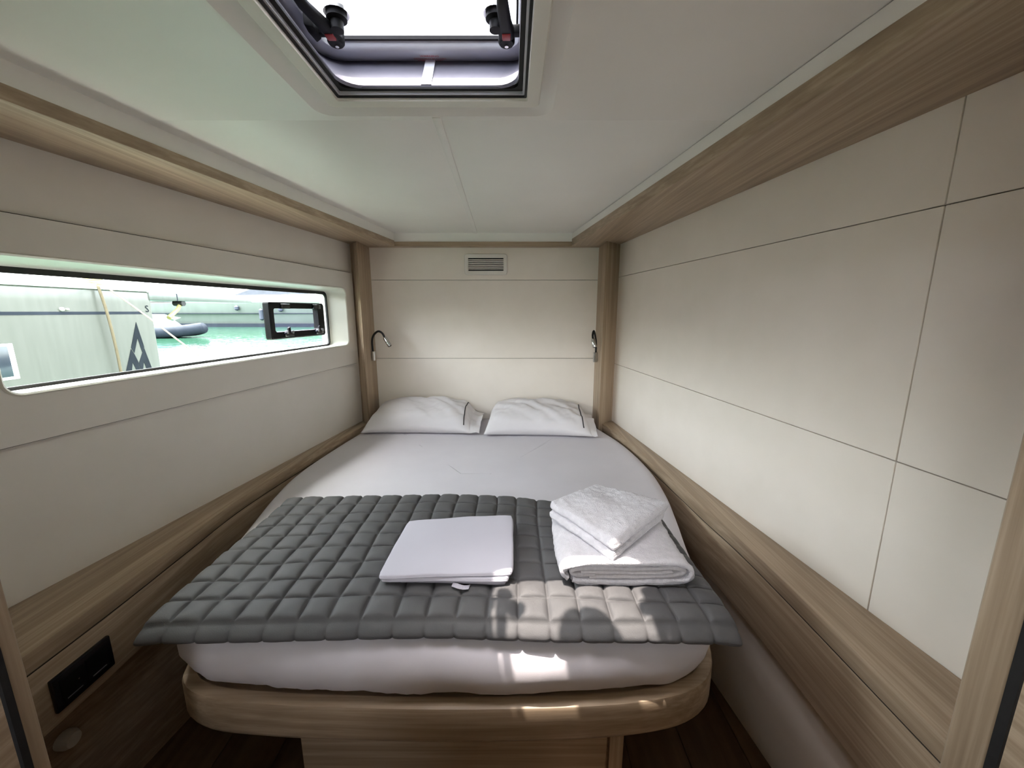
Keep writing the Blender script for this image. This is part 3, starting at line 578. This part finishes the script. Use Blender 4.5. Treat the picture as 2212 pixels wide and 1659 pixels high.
# ------------------------------------------------------------------ folded quilt across the foot of the bed
QX0, QX1 = -0.885, 0.540
q_back = [(-0.885, 1.415), (-0.6, 1.432), (-0.27, 1.447), (0.0, 1.43), (0.115, 1.402), (0.35, 1.335), (0.54, 1.255)]
q_front = [(-0.885, 0.796), (-0.55, 0.803), (-0.3, 0.812), (-0.16, 0.814), (0.1, 0.802), (0.3, 0.800), (0.54, 0.794)]
NC, NR = 19, 9
TH = 0.048
CELL = [0.0, 0.035, 0.075, 0.13, 0.22, 0.36, 0.5, 0.64, 0.78, 0.87, 0.925, 0.965]     # stations inside one quilted cell, dense by the seams
def groove(f):
    d_ = min(f - math.floor(f), 1 - (f - math.floor(f)))
    return 1 - math.exp(-d_ / 0.055)
def dome(f):
    f -= math.floor(f); return math.sin(math.pi * f) ** 0.7
def quilt_mesh():
    us = [(c + t) / NC for c in range(NC) for t in CELL] + [1.0]
    vs = [(c + t) / NR for c in range(NR) for t in CELL] + [1.0]
    loops = []
    for u in us:
        x = lerp(QX0, QX1, u); yb, yf = interp(q_back, x), interp(q_front, x) + 0.003
        e = min(u, 1 - u) * (QX1 - QX0); endf = math.sqrt(max(0.0, 1 - (1 - min(1.0, e / 0.020)) ** 2))
        fu = u * NC
        droop = (-0.82 - x) * 0.08 if x < -0.82 else ((x - 0.48) * 0.10 if x > 0.48 else 0.0)
        L = []; zbot = ZM + 0.003 - droop
        def top(v, y):
            wu = fu + 0.10 * nz(x * 6, y * 6, 2.0) * min(1.0, e / 0.05); wv = v * NR + 0.14 * nz(x * 5, y * 5, 5.0) * min(1.0, 8 * min(v, 1 - v))
            g = min(groove(wu), groove(wv)); dm = dome(wu) * dome(wv)
            pf = 0.0085 * g + 0.0055 * dm
            crease = 0.0016 * nz(x * 60, y * 26, 4.0) * g + 0.0010 * nz(x * 130, y * 60, 1.0) * g
            tb = yb - y; bf = math.sqrt(max(0.0, 1 - (1 - min(1.0, tb / 0.012)) ** 2))
            th = TH * (0.22 + 0.78 * endf) * (0.40 + 0.60 * bf)
            front = max(0.0, yf + 0.07 - y) * 0.09
            return zbot + th - 0.006 + (pf + crease) * (0.3 + 0.7 * endf) + 0.005 * nz(x * 3.0, y * 4.0, 8.0) * endf - front
        for v in vs:
            y = lerp(yb, yf, v); L.append((x + 0.004 * nz(x * 5, y * 5, 11) * min(1.0, e / 0.05), y, top(v, y)))
        zt = L[-1][2]; g = groove(fu + 0.10 * nz(x * 6, yf * 6, 2.0) * min(1.0, e / 0.05)); hh = (zt - zbot)
        for k in range(1, 15):
            t = k / 14; bulge = math.sin(math.pi * min(1.0, t * 0.98 + 0.02)) ** 0.6
            ed = 1 - math.exp(-min(t, 1 - t) / 0.06)
            yy_ = yf - (0.020 * math.sin(math.pi * 0.5 * min(1.0, t * 1.5)) + 0.012 * bulge * (0.35 + 0.65 * g) * ed) * (0.25 + 0.75 * endf) + (0.012 * (t - 0.8) / 0.2 if t > 0.8 else 0)
            L.append((x, yy_, zt - hh * t + 0.0012 * nz(x * 50, t * 6, 3.0)))
        for k in range(1, 9):
            y = lerp(yf, yb - 0.004, k / 8)
            L.append((x, y, zbot if k < 8 else zbot + 0.001))
        loops.append(L)
    return MB().loops(loops, True, True)
quilt = obj('quilt', quilt_mesh(), 'quilt_grey', smooth=True, label='folded charcoal grey quilt with stitched squares laid across the foot of the bed', cat='quilt')

def quilt_z(x, y): return ZM + 0.003 + TH + 0.0055

# ------------------------------------------------------------------ pillows
def pillow(cx, cy, a, b_, h, rot, seed, flange, tilt, label):
    nu, nv = 64, 44
    t = thing('pillow', (cx, cy, ZM + 0.001), label, 'pillow', 'pair of white pillows at the head of the bed')
    cr_, sr_ = math.cos(rot), math.sin(rot)
    def P(u, v, top):
        eu = max(0.0, 1 - abs(u) ** 2.6); ev = max(0.0, 1 - abs(v) ** 2.4)
        prof = (eu ** 0.55) * (ev ** 0.6)
        x = a * u * (1 - 0.035 * (1 - abs(v) ** 1.5)) ; y = b_ * v * (1 - 0.10 * (1 - abs(u) ** 2))
        w = 0.014 * nz(u * 2.2 + seed, v * 2.2, 0.5) + 0.010 * nz(u * 6 + v * 4 + seed, v * 2 - u * 1.5, 2.5) + 0.0035 * nz(u * 14 - v * 9, seed + v * 5, 4.0)
        if u > 0.25: w += 0.007 * (u - 0.25) * math.sin((v * 1.4 - u * 1.2) * 9 + 3 * nz(u * 2, v * 2, seed))
        zmid = 0.045 + tilt * (v + 1) * 0.5 * 0.06
        zc = zmid * (0.25 + 0.75 * min(1, prof * 2))
        if top: z = zc + h * prof * (0.62) + w * min(1, prof * 1.6)
        else: z = max(0.0015 if v < 0.7 else 0.0015, zc - h * prof * 0.62 + 0.2 * w * prof)
        z += 0.004
        return (cx + x * cr_ - y * sr_, cy + x * sr_ + y * cr_, ZM + z)
    top = [[P(-1 + 2 * i / nu, -1 + 2 * j / nv, True) for i in range(nu + 1)] for j in range(nv + 1)]
    bot = [[P(-1 + 2 * i / nu, -1 + 2 * j / nv, False) for i in range(nu + 1)] for j in range(nv + 1)]
    mb = MB(); V = []; Fc = []
    W = nu + 1
    for r_ in top: V += r_
    for r_ in bot: V += r_
    off = W * (nv + 1)
    for j in range(nv):
        for i in range(nu):
            k = j * W + i
            Fc.append((k, k + 1, k + 1 + W, k + W)); Fc.append((off + k, off + k + W, off + k + 1 + W, off + k + 1))
    edge = [i for i in range(W)] + [j * W + nu for j in range(1, nv + 1)] + [nv * W + i for i in range(nu - 1, -1, -1)] + [j * W for j in range(nv - 1, 0, -1)]
    n = len(edge)
    for q in range(n):
        k0, k1 = edge[q], edge[(q + 1) % n]
        Fc.append((k0, off + k0, off + k1, k1))
    obj('cushion', MB().add(V, Fc), 'pillow_cotton', t, smooth=True)
    # open end of the pillowcase: a loose double flap
    rows = []
    for j in range(25):
        v = -0.98 + 1.96 * j / 24
        base = Vector(P(0.955, v, True)); r_ = []
        for k in range(7):
            s = k / 6
            x = 0.955 * a + s * flange * (1 + 0.12 * nz(v * 3, seed)); y = b_ * v * (1 - 0.10 * (1 - 0.955 ** 2))
            z0 = base.z - ZM
            z = lerp(z0, 0.018 + 0.035 * (1 - abs(v) ** 2) + 0.018 * nz(v * 3.5 + seed, s * 2, 7) + 0.02 * (v + 1) * 0.5, s)
            x_ = lerp(0.955 * a * (1 - 0.035 * (1 - abs(v) ** 1.5)), x, s) if s else 0.955 * a * (1 - 0.035 * (1 - abs(v) ** 1.5))
            r_.append((cx + x_ * cr_ - y * sr_, cy + x_ * sr_ + y * cr_, ZM + max(0.004, z)))
        rows.append(r_)
    mb = MB(); low = [[(p[0], p[1], p[2] - 0.0035) for p in r_] for r_ in rows]
    mb.loops([r_ + l_[::-1] for r_, l_ in zip(rows, low)])
    obj('flap', mb, 'pillow_cotton', t, smooth=45)
    pts = []
    for j in range(26):
        v = -0.86 + 1.5 * j / 25
        p = Vector(P(0.845, v, True)); pts.append((p.x, p.y, p.z + 0.0015))
    obj('piping', MB().tube(pts, 0.0034, 8), 'piping_black', t, smooth=True, label='thin black piping across the pillowcase end')
pillow(-0.598, 2.545, 0.352, 0.205, 0.150, math.radians(-1), 1.3, 0.060, 1.0, 'white pillow nearer the window, its piped flap facing the other pillow')
pillow(0.170, 2.505, 0.338, 0.215, 0.150, math.radians(-3), 5.7, 0.045, 1.0, 'white pillow nearer the panelled wall, its piped flap beside the oak post')

# ------------------------------------------------------------------ folded bed linen
def slab(mbx, pts4, z0, z1, r, bulge=0.0, seed=0.0, n=16, wav=0.002, droop=None):
    """soft cloth slab over a quadrilateral given as (x,y) corners; rounded edge of radius r"""
    A, B, C, D_ = [Vector((p[0], p[1])) for p in pts4]
    def Q(u, v): return (A.lerp(B, u)).lerp(D_.lerp(C, u), v)
    size = ((B - A).length + (D_ - A).length) / 2; h = z1 - z0
    ed = [0.0, 0.12, 0.3, 0.6, 1.0]
    st_ = [2 * r / size * q for q in ed]; mid_ = [lerp(st_[-1], 2 - st_[-1], k / n) for k in range(1, n)]
    gs = [-1 + q for q in st_ + mid_] + [1 - q for q in st_[::-1]]
    W = len(gs); V = []
    for top in (True, False):
        for v in gs:
            for u in gs:
                cr_ = 1 - 0.035 * (abs(u) * abs(v)) ** 12            # softly rounded corners
                p = Q((u * cr_ + 1) / 2, (v * cr_ + 1) / 2)
                e = (1 - max(abs(u), abs(v))) * size / 2
                pr = math.sqrt(max(0.0, 1 - (1 - min(1.0, e / r)) ** 2))
                k = nz(p.x * 11 + seed, p.y * 11, seed)
                z = (z0 + z1) / 2 + (h / 2 * pr if top else -h / 2 * pr)
                if top: z += bulge * (1 - u * u) * (1 - v * v) + wav * 2 * k * pr
                if droop: z += droop(p.x, p.y)
                w_ = wav * nz(p.x * 16 + seed, p.y * 16, seed + 4)
                V.append((p.x + w_, p.y + w_, z))
    Fc = []; o = W * W
    for j in range(W - 1):
        for i in range(W - 1):
            k = j * W + i
            Fc.append((k, k + 1, k + 1 + W, k + W)); Fc.append((o + k, o + k + W, o + k + 1 + W, o + k + 1))
    eg = [i for i in range(W)] + [j * W + W - 1 for j in range(1, W)] + [(W - 1) * W + i for i in range(W - 2, -1, -1)] + [j * W for j in range(W - 2, 0, -1)]
    for q in range(len(eg)):
        k0, k1 = eg[q], eg[(q + 1) % len(eg)]; Fc.append((k0, o + k0, o + k1, k1))
    return mbx.add(V, Fc)
zq = quilt_z(0, 1) + 0.002
LA, LB, LC, LD = (-0.355, 0.905), (0.004, 0.914), (0.004, 1.212), (-0.345, 1.186)
ls = thing('folded_sheet', (-0.17, 1.05, zq), 'folded white bed sheet lying flat on the middle of the grey quilt', 'linen')
def fsag(x, y): return -0.006 * max(0.0, (-0.20 - x)) / 0.15 - 0.0
obj('bottom_fold', slab(MB(), [(-0.347, 0.925), (-0.012, 0.908), (0.0, 1.205), (-0.337, 1.18)], zq - 0.002, zq + 0.009, 0.005, 0, 1.0, droop=fsag), 'linen_white', ls, smooth=True)
obj('middle_fold', slab(MB(), [(-0.350, 0.912), (-0.006, 0.903), (0.002, 1.208), (-0.340, 1.183)], zq + 0.008, zq + 0.021, 0.006, 0, 2.0, droop=fsag), 'linen_white', ls, smooth=True)
obj('top_fold', slab(MB(), [LA, LB, LC, LD], zq + 0.020, zq + 0.032, 0.006, 0.001, 3.0, wav=0.0015, droop=fsag), 'linen_white', ls, smooth=True)
mb = MB(); rows = []
for k in range(7):
    s = k / 6; rows.append([(-0.155 + 0.045 * s, 0.912 - 0.010 * math.sin(s * 3.1), zq + 0.006 - 0.003 * s + 0.003 * math.sin(s * 5)), (-0.158 + 0.045 * s, 0.901 - 0.010 * math.sin(s * 2.2), zq + 0.003 - 0.002 * s)])
mb.loops([r_ + [(p[0], p[1], p[2] - 0.001) for p in r_[::-1]] for r_ in rows])
obj('care_tag', mb, 'linen_white', ls)

# ------------------------------------------------------------------ towels
def ribbon(path, th, y0, y1, ny, skew, seed, fuzz):
    """cloth of thickness th following a cross-section path (x,z), extruded from y0 to y1"""
    P = smoothpts([(x, z, 0) for x, z in path], 6); n = len(P); up = []; dn = []
    for i in range(n):
        a = P[max(0, i - 1)]; b2 = P[min(n - 1, i + 1)]; d_ = (b2 - a).normalized(); nr = Vector((-d_.y, d_.x, 0))
        up.append(P[i] + nr * th / 2); dn.append(P[i] - nr * th / 2)
    sec = up + dn[::-1]; loops = []
    for j in range(ny + 1):
        y = lerp(y0, y1, j / ny); e = min(j, ny - j); sq = 0.80 if e == 0 else 1.0
        L = []
        for i, p in enumerate(sec):
            m_ = P[i] if i < n else P[2 * n - 1 - i]
            q = m_ + (p - m_) * sq
            f = fuzz * (nz(q.x * 60 + seed, y * 60, q.y * 60) + 0.6 * nz(q.x * 150, y * 150 + seed, q.y * 150))
            g = 0.005 * nz(q.x * 8, y * 7, seed)
            L.append((q.x + skew(y) + f, y + (0.004 * nz(q.x * 20, q.y * 40, seed) if e == 0 else 0), max(zq - 0.001, q.y + f + g * (q.y - zq) / 0.06)))
        loops.append(L)
    return MB().loops(loops)
bt_ = thing('bath_towel', (0.31, 1.04, zq), 'large white bath towel folded thick on the quilt, rolled edge showing in front', 'towel')
X0, X1 = 0.130, 0.478
path_out = [(X0 + 0.030, zq + 0.0155), (X0 + 0.055, zq + 0.0095), (X0 + 0.10, zq + 0.008), (X0 + 0.16, zq + 0.007), (X0 + 0.25, zq + 0.008), (X1 - 0.05, zq + 0.009), (X1 - 0.018, zq + 0.014), (X1 - 0.006, zq + 0.032), (X1 - 0.016, zq + 0.050), (X1 - 0.05, zq + 0.060), (X0 + 0.22, zq + 0.060), (X0 + 0.10, zq + 0.060), (X0 + 0.035, zq + 0.058), (X0 + 0.010, zq + 0.048), (X0 + 0.004, zq + 0.032), (X0 + 0.018, zq + 0.020)]
sk = lambda y: -0.022 * (y - 0.90) / 0.30 + 0.030 * max(0, (y - 0.90) / 0.30) ** 2
obj('outer_fold', ribbon(path_out, 0.014, 0.906, 1.200, 60, sk, 3.0, 0.0022), 'terry', bt_, smooth=True)
path_in = [(X0 + 0.075, zq + 0.021), (X0 + 0.12, zq + 0.020), (X0 + 0.22, zq + 0.022), (X1 - 0.06, zq + 0.024), (X1 - 0.028, zq + 0.030), (X1 - 0.026, zq + 0.040), (X1 - 0.06, zq + 0.046), (X0 + 0.22, zq + 0.043), (X0 + 0.08, zq + 0.046), (X0 + 0.034, zq + 0.042), (X0 + 0.028, zq + 0.032), (X0 + 0.05, zq + 0.026), (X0 + 0.09, zq + 0.030)]
obj('inner_fold', ribbon(path_in, 0.009, 0.911, 1.195, 40, sk, 6.0, 0.0012), 'terry_hem', bt_, smooth=True)
path_hem = [(X0 + 0.052, zq + 0.0355), (X0 + 0.14, zq + 0.0335), (X0 + 0.24, zq + 0.0335), (X1 - 0.055, zq + 0.036)]
obj('hem', ribbon(path_hem, 0.006, 0.909, 1.19, 30, sk, 8.0, 0.0006), 'terry_hem', bt_, smooth=True)

zt2 = zq + 0.071
st = thing('hand_towel', (0.31, 1.12, zt2), 'small fluffy white towel folded into a diamond on top of the bath towel', 'towel')
def sag2(x, y):
    s = max(0.0, (1.02 - y) / 0.14)
    return -0.012 * s * s
def fluff(mb_, amt):
    mb_.v = [(x + amt * nz(x * 70, y * 70, z * 70), y + amt * nz(x * 70 + 9, y * 70, z * 70), z + amt * 1.2 * nz(x * 70, y * 70 + 5, z * 70) + amt * nz(x * 170, y * 170, z * 170)) for x, y, z in mb_.v]
    return mb_
low4 = [(0.262, 0.908), (0.486, 1.128), (0.298, 1.262), (0.112, 1.130)]
top4 = [(0.268, 0.918), (0.502, 1.142), (0.292, 1.276), (0.116, 1.146)]
obj('lower_fold', fluff(slab(MB(), low4, zt2 - 0.003, zt2 + 0.020, 0.010, 0, 4.0, n=40, wav=0.003, droop=sag2), 0.0022), 'terry', st, smooth=True)
obj('upper_fold', fluff(slab(MB(), top4, zt2 + 0.018, zt2 + 0.046, 0.013, 0.006, 5.0, n=40, wav=0.004, droop=sag2), 0.0026), 'terry', st, smooth=True)

# ------------------------------------------------------------------ harbour outside the window
ZW = 0.20
obj('harbour_water', MB().add([(-160, -60, ZW - 0.9), (-1.63, -60, ZW - 0.9), (-1.63, 61.9, ZW - 0.9), (-160, 61.9, ZW - 0.9), (-160, -60, ZW), (-1.63, -60, ZW), (-1.63, 61.9, ZW), (-160, 61.9, ZW)], [(0, 3, 2, 1), (4, 5, 6, 7), (0, 1, 5, 4), (1, 2, 6, 5), (2, 3, 7, 6), (3, 0, 4, 7)]), 'harbour_water', label='rippled green harbour water outside the long window', cat='water', kind='stuff')
HXX = -4.2
ny_ = thing('moored_yacht', (-5.6, 1.0, 0.15), 'pale hulled yacht moored alongside, dark stripe and arrow emblem on its bow', 'yacht')
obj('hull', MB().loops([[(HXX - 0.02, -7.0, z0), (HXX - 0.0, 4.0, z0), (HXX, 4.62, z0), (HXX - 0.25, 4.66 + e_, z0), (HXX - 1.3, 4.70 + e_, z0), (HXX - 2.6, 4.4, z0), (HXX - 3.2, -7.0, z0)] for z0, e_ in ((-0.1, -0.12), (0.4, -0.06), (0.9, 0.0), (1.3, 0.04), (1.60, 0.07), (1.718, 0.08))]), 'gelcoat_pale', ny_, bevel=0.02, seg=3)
obj('sheer_cap', MB().prism([(HXX + 0.012, -7.0), (HXX + 0.012, 4.64), (HXX - 1.3, 4.80), (HXX - 2.6, 4.45), (HXX - 3.2, -7.0)], 1.718, 1.757), 'gelcoat_white', ny_, bevel=0.008)
obj('coachroof', MB().loops([[(HXX - 0.35, -6.5, 1.757), (HXX - 0.35, 3.9, 1.757), (HXX - 2.5, 3.9, 1.757), (HXX - 2.8, -6.5, 1.757)], [(HXX - 0.45, -6.4, 2.05), (HXX - 0.45, 3.5, 1.95), (HXX - 2.4, 3.5, 1.95), (HXX - 2.7, -6.4, 2.05)]]), 'gelcoat_white', ny_, bevel=0.03)
obj('side_window', MB().add([(HXX - 0.365, -4.0, 1.79), (HXX - 0.365, 3.55, 1.79), (HXX - 0.38, 3.35, 1.835), (HXX - 0.38, -4.0, 1.835)], [(0, 1, 2, 3)]).add([(HXX - 0.39, -4.0, 1.79), (HXX - 0.39, 3.55, 1.79), (HXX - 0.40, 3.35, 1.835), (HXX - 0.40, -4.0, 1.835)], [(0, 3, 2, 1)]), 'stripe_grey', ny_)
obj('stripe', MB().box(HXX - 0.01, HXX + 0.003, -7.0, 4.50, 1.468, 1.496), 'stripe_grey', ny_)
def emblem(name, pts):
    obj(name, MB().loops([[(HXX - 0.01, y, z) for y, z in pts], [(HXX + 0.0035, y, z) for y, z in pts]]), 'logo_grey', ny_)
emblem('emblem_peak', [(4.395, 1.38), (4.441, 1.097), (4.407, 1.044), (4.380, 1.207), (4.315, 1.046), (4.287, 1.106)])
emblem('emblem_leg', [(4.283, 1.091), (4.310, 1.034), (4.342, 0.935), (4.342, 0.80), (4.318, 0.80), (4.275, 0.945), (4.225, 0.78), (4.150, 0.78)])
emblem('emblem_leg', [(4.438, 1.082), (4.404, 1.034), (4.348, 0.929), (4.348, 0.80), (4.365, 0.80), (4.406, 0.935), (4.440, 0.78), (4.505, 0.78)])
for y in (3.69, 3.735):
    obj('skin_fitting', MB().tube([(HXX - 0.01, y, 1.518), (HXX + 0.012, y, 1.518), (HXX + 0.02, y, 1.518)], [0.02 if y < 3.7 else 0.012] * 2 + [0.012 if y < 3.7 else 0.006], 14), 'galvanised', ny_, smooth=40)
obj('hull_window', MB().box(HXX - 0.02, HXX + 0.006, 2.3, 3.235, 0.96, 1.215), 'dark_window', ny_, bevel=0.004)
obj('hull_window_frame', MB().box(HXX - 0.02, HXX + 0.002, 2.27, 3.275, 0.935, 1.235), 'gelcoat_white', ny_, bevel=0.004)
V, Fc = text_mesh('S', 0.11)
obj('lettering', MB().add([(HXX + 0.003, 4.555 + v.x, 1.490 + v.y) for v in V], Fc), 'logo_grey', ny_)
obj('bow_platform', MB().box(HXX - 0.45, HXX + 0.01, 4.60, 6.4, 1.625, 1.715), 'yacht_pale', ny_, bevel=0.01)
obj('platform_joint', MB().box(HXX - 0.46, HXX + 0.013, 4.975, 4.985, 1.622, 1.718), 'stripe_grey', ny_)
obj('rope_coil', MB().tube(smoothpts([(HXX - 0.05 + 0.05 * math.cos(k * 0.9), 4.05 + 0.09 * math.sin(k * 0.9), 1.77 + 0.006 * k) for k in range(15)], 3), 0.013, 8), 'rope_yellow', ny_, smooth=True)
for y in (3.45, 3.52, 4.35, 4.42, 4.47, 4.75):
    obj('rail_stanchion', MB().tube([(HXX - 0.16, y, 1.757), (HXX - 0.16, y, 2.4)], 0.011, 8), 'aluminium', ny_, smooth=True)
obj('guard_rail', MB().tube([(HXX - 0.16, -6.0, 2.4), (HXX - 0.16, 4.9, 2.4)], 0.011, 8), 'aluminium', ny_, smooth=True)
an = thing('bow_anchor', (HXX - 0.05, 4.98, 1.28), 'galvanised anchor hanging under the bow platform of the pale yacht', 'anchor')
obj('shank', MB().tube([(HXX - 0.05, 5.12, 1.64), (HXX - 0.04, 5.02, 1.52), (HXX - 0.03, 4.86, 1.42)], [0.022, 0.022, 0.026], 8), 'rope_yellow', an, smooth=40)
obj('fluke', MB().loops([[(HXX - 0.04, 4.86, 1.42), (HXX - 0.02, 4.92, 1.44), (HXX - 0.01, 5.02, 1.42), (HXX - 0.03, 4.94, 1.39)], [(HXX - 0.06, 4.86, 1.41), (HXX - 0.05, 4.92, 1.43), (HXX - 0.04, 5.02, 1.41), (HXX - 0.06, 4.94, 1.38)]]), 'galvanised', an)
obj('roller', MB().tube([(HXX - 0.12, 5.08, 1.60), (HXX + 0.0, 5.08, 1.60)], 0.035, 12), 'black_rubber', an, smooth=40)
obj('hanging_rope', MB().tube(smoothpts([(HXX + 0.03, 4.03, 1.76), (HXX + 0.05, 4.05, 1.5), (HXX + 0.05, 4.075, 1.15), (HXX + 0.04, 4.09, 0.80), (HXX + 0.03, 4.10, 0.22)], 6), 0.013, 8), 'rope_tan', label='mooring rope hanging straight down the pale hull', cat='rope', smooth=True)
obj('slanting_rope', MB().tube(smoothpts([(HXX + 0.03, 4.085, 1.765), (-3.45, 3.72, 1.46), (-2.62, 3.27, 1.12), (-1.5, 2.85, 0.62)], 6), 0.0075, 8), 'rope_tan', label='thin mooring line slanting across the window towards our own hull', cat='rope', smooth=True)
# motor yacht across the basin
fy = thing('motor_yacht', (-22, 34, ZW), 'long white motor yacht across the basin seen through the small black port', 'yacht')
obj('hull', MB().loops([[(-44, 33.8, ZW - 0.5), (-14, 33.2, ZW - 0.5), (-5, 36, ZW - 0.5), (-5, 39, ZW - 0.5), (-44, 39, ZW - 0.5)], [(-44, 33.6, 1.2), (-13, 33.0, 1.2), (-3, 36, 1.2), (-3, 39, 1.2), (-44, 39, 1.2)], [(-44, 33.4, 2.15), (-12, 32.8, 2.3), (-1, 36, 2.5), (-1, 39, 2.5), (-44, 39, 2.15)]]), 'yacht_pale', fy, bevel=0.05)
obj('boot_stripe', MB().box(-44, -14, 33.05, 33.9, ZW - 0.2, ZW + 0.28), 'stripe_grey', fy)
obj('bulwark', MB().loops([[(-28, 33.35, 2.15), (-12, 32.75, 2.28), (-1, 36, 2.5), (-1, 38.8, 2.5), (-28, 38.8, 2.15)], [(-27, 33.5, 2.75), (-12, 32.9, 2.95), (-1, 36.1, 3.2), (-1, 38.8, 3.2), (-27, 38.8, 2.75)]]), 'gelcoat_white', fy, bevel=0.05)
obj('superstructure', MB().loops([[(-42, 34.2, 2.3), (-10, 34.0, 2.3), (-10, 38, 2.3), (-42, 38, 2.3)], [(-41, 34.7, 4.4), (-14, 34.6, 4.4), (-14, 37.5, 4.4), (-41, 37.5, 4.4)]]), 'gelcoat_white', fy, bevel=0.1)
obj('windscreen', MB().loops([[(-24, 33.9, 2.75), (-16.5, 33.85, 2.75), (-18.5, 34.25, 3.25), (-22.5, 34.3, 3.35)], [(-24, 34.2, 2.75), (-16.5, 34.2, 2.75), (-18.5, 34.5, 3.25), (-22.5, 34.5, 3.35)]]), 'stripe_grey', fy)
for x, z0_, h_ in ((-22.9, 1.55, 0.42), (-20.9, 0.75, 0.95), (-20.2, 1.5, 0.5), (-19.2, 1.45, 0.5)):
    yv = 32.85 if x > -20.5 else 32.95
    obj('fender', MB().tube([(x, yv, z0_), (x, yv, z0_ + 0.1), (x, yv, z0_ + h_ - 0.1), (x, yv, z0_ + h_)], [0.06, 0.17, 0.17, 0.05], 12), 'fender_navy', fy, smooth=40)
obj('rubbing_strake', MB().box(-44, -13, 33.0, 33.3, 1.28, 1.34), 'stripe_grey', fy)
# tender with dark canvas between the two yachts
td = thing('small_tender', (-18.5, 19.5, ZW), 'grey inflatable tender moored beyond the bow of the pale yacht', 'boat')
obj('tube_side', MB().tube(smoothpts([(-19.6, 20.8, 0.46), (-17.8, 20.3, 0.46), (-16.4, 20.1, 0.53), (-15.7, 19.9, 0.66)], 5), 0.28, 12), 'stripe_grey', td, smooth=True)
obj('tube_side', MB().tube(smoothpts([(-19.4, 19.4, 0.46), (-17.8, 19.0, 0.46), (-16.4, 19.3, 0.53), (-15.7, 19.9, 0.66)], 5), 0.28, 12), 'stripe_grey', td, smooth=True)
obj('floor_pan', MB().prism([(-19.5, 19.5), (-16.6, 19.4), (-15.9, 19.9), (-16.6, 20.2), (-19.5, 20.62)], 0.33, 0.41), 'stripe_grey', td)
obj('cover', MB().loops([[(-19.0, 19.3, 0.62), (-16.8, 19.3, 0.62), (-16.8, 20.3, 0.62), (-19.0, 20.6, 0.62)], [(-18.4, 19.6, 1.35), (-17.6, 19.6, 1.35), (-17.6, 20.1, 1.35), (-18.4, 20.2, 1.35)]]), 'canvas_blue', td, bevel=0.05)
# quay wall far behind
obj('quay_wall', MB().loops([[(-150, 62, ZW - 0.9), (30, 62, ZW - 0.9), (30, 66, ZW - 0.9), (-150, 66, ZW - 0.9)], [(-150, 62.1, 1.6), (30, 62.1, 1.6), (30, 66, 1.6), (-150, 66, 1.6)]]), 'galvanised', label='low concrete quay on the far side of the basin', cat='quay')
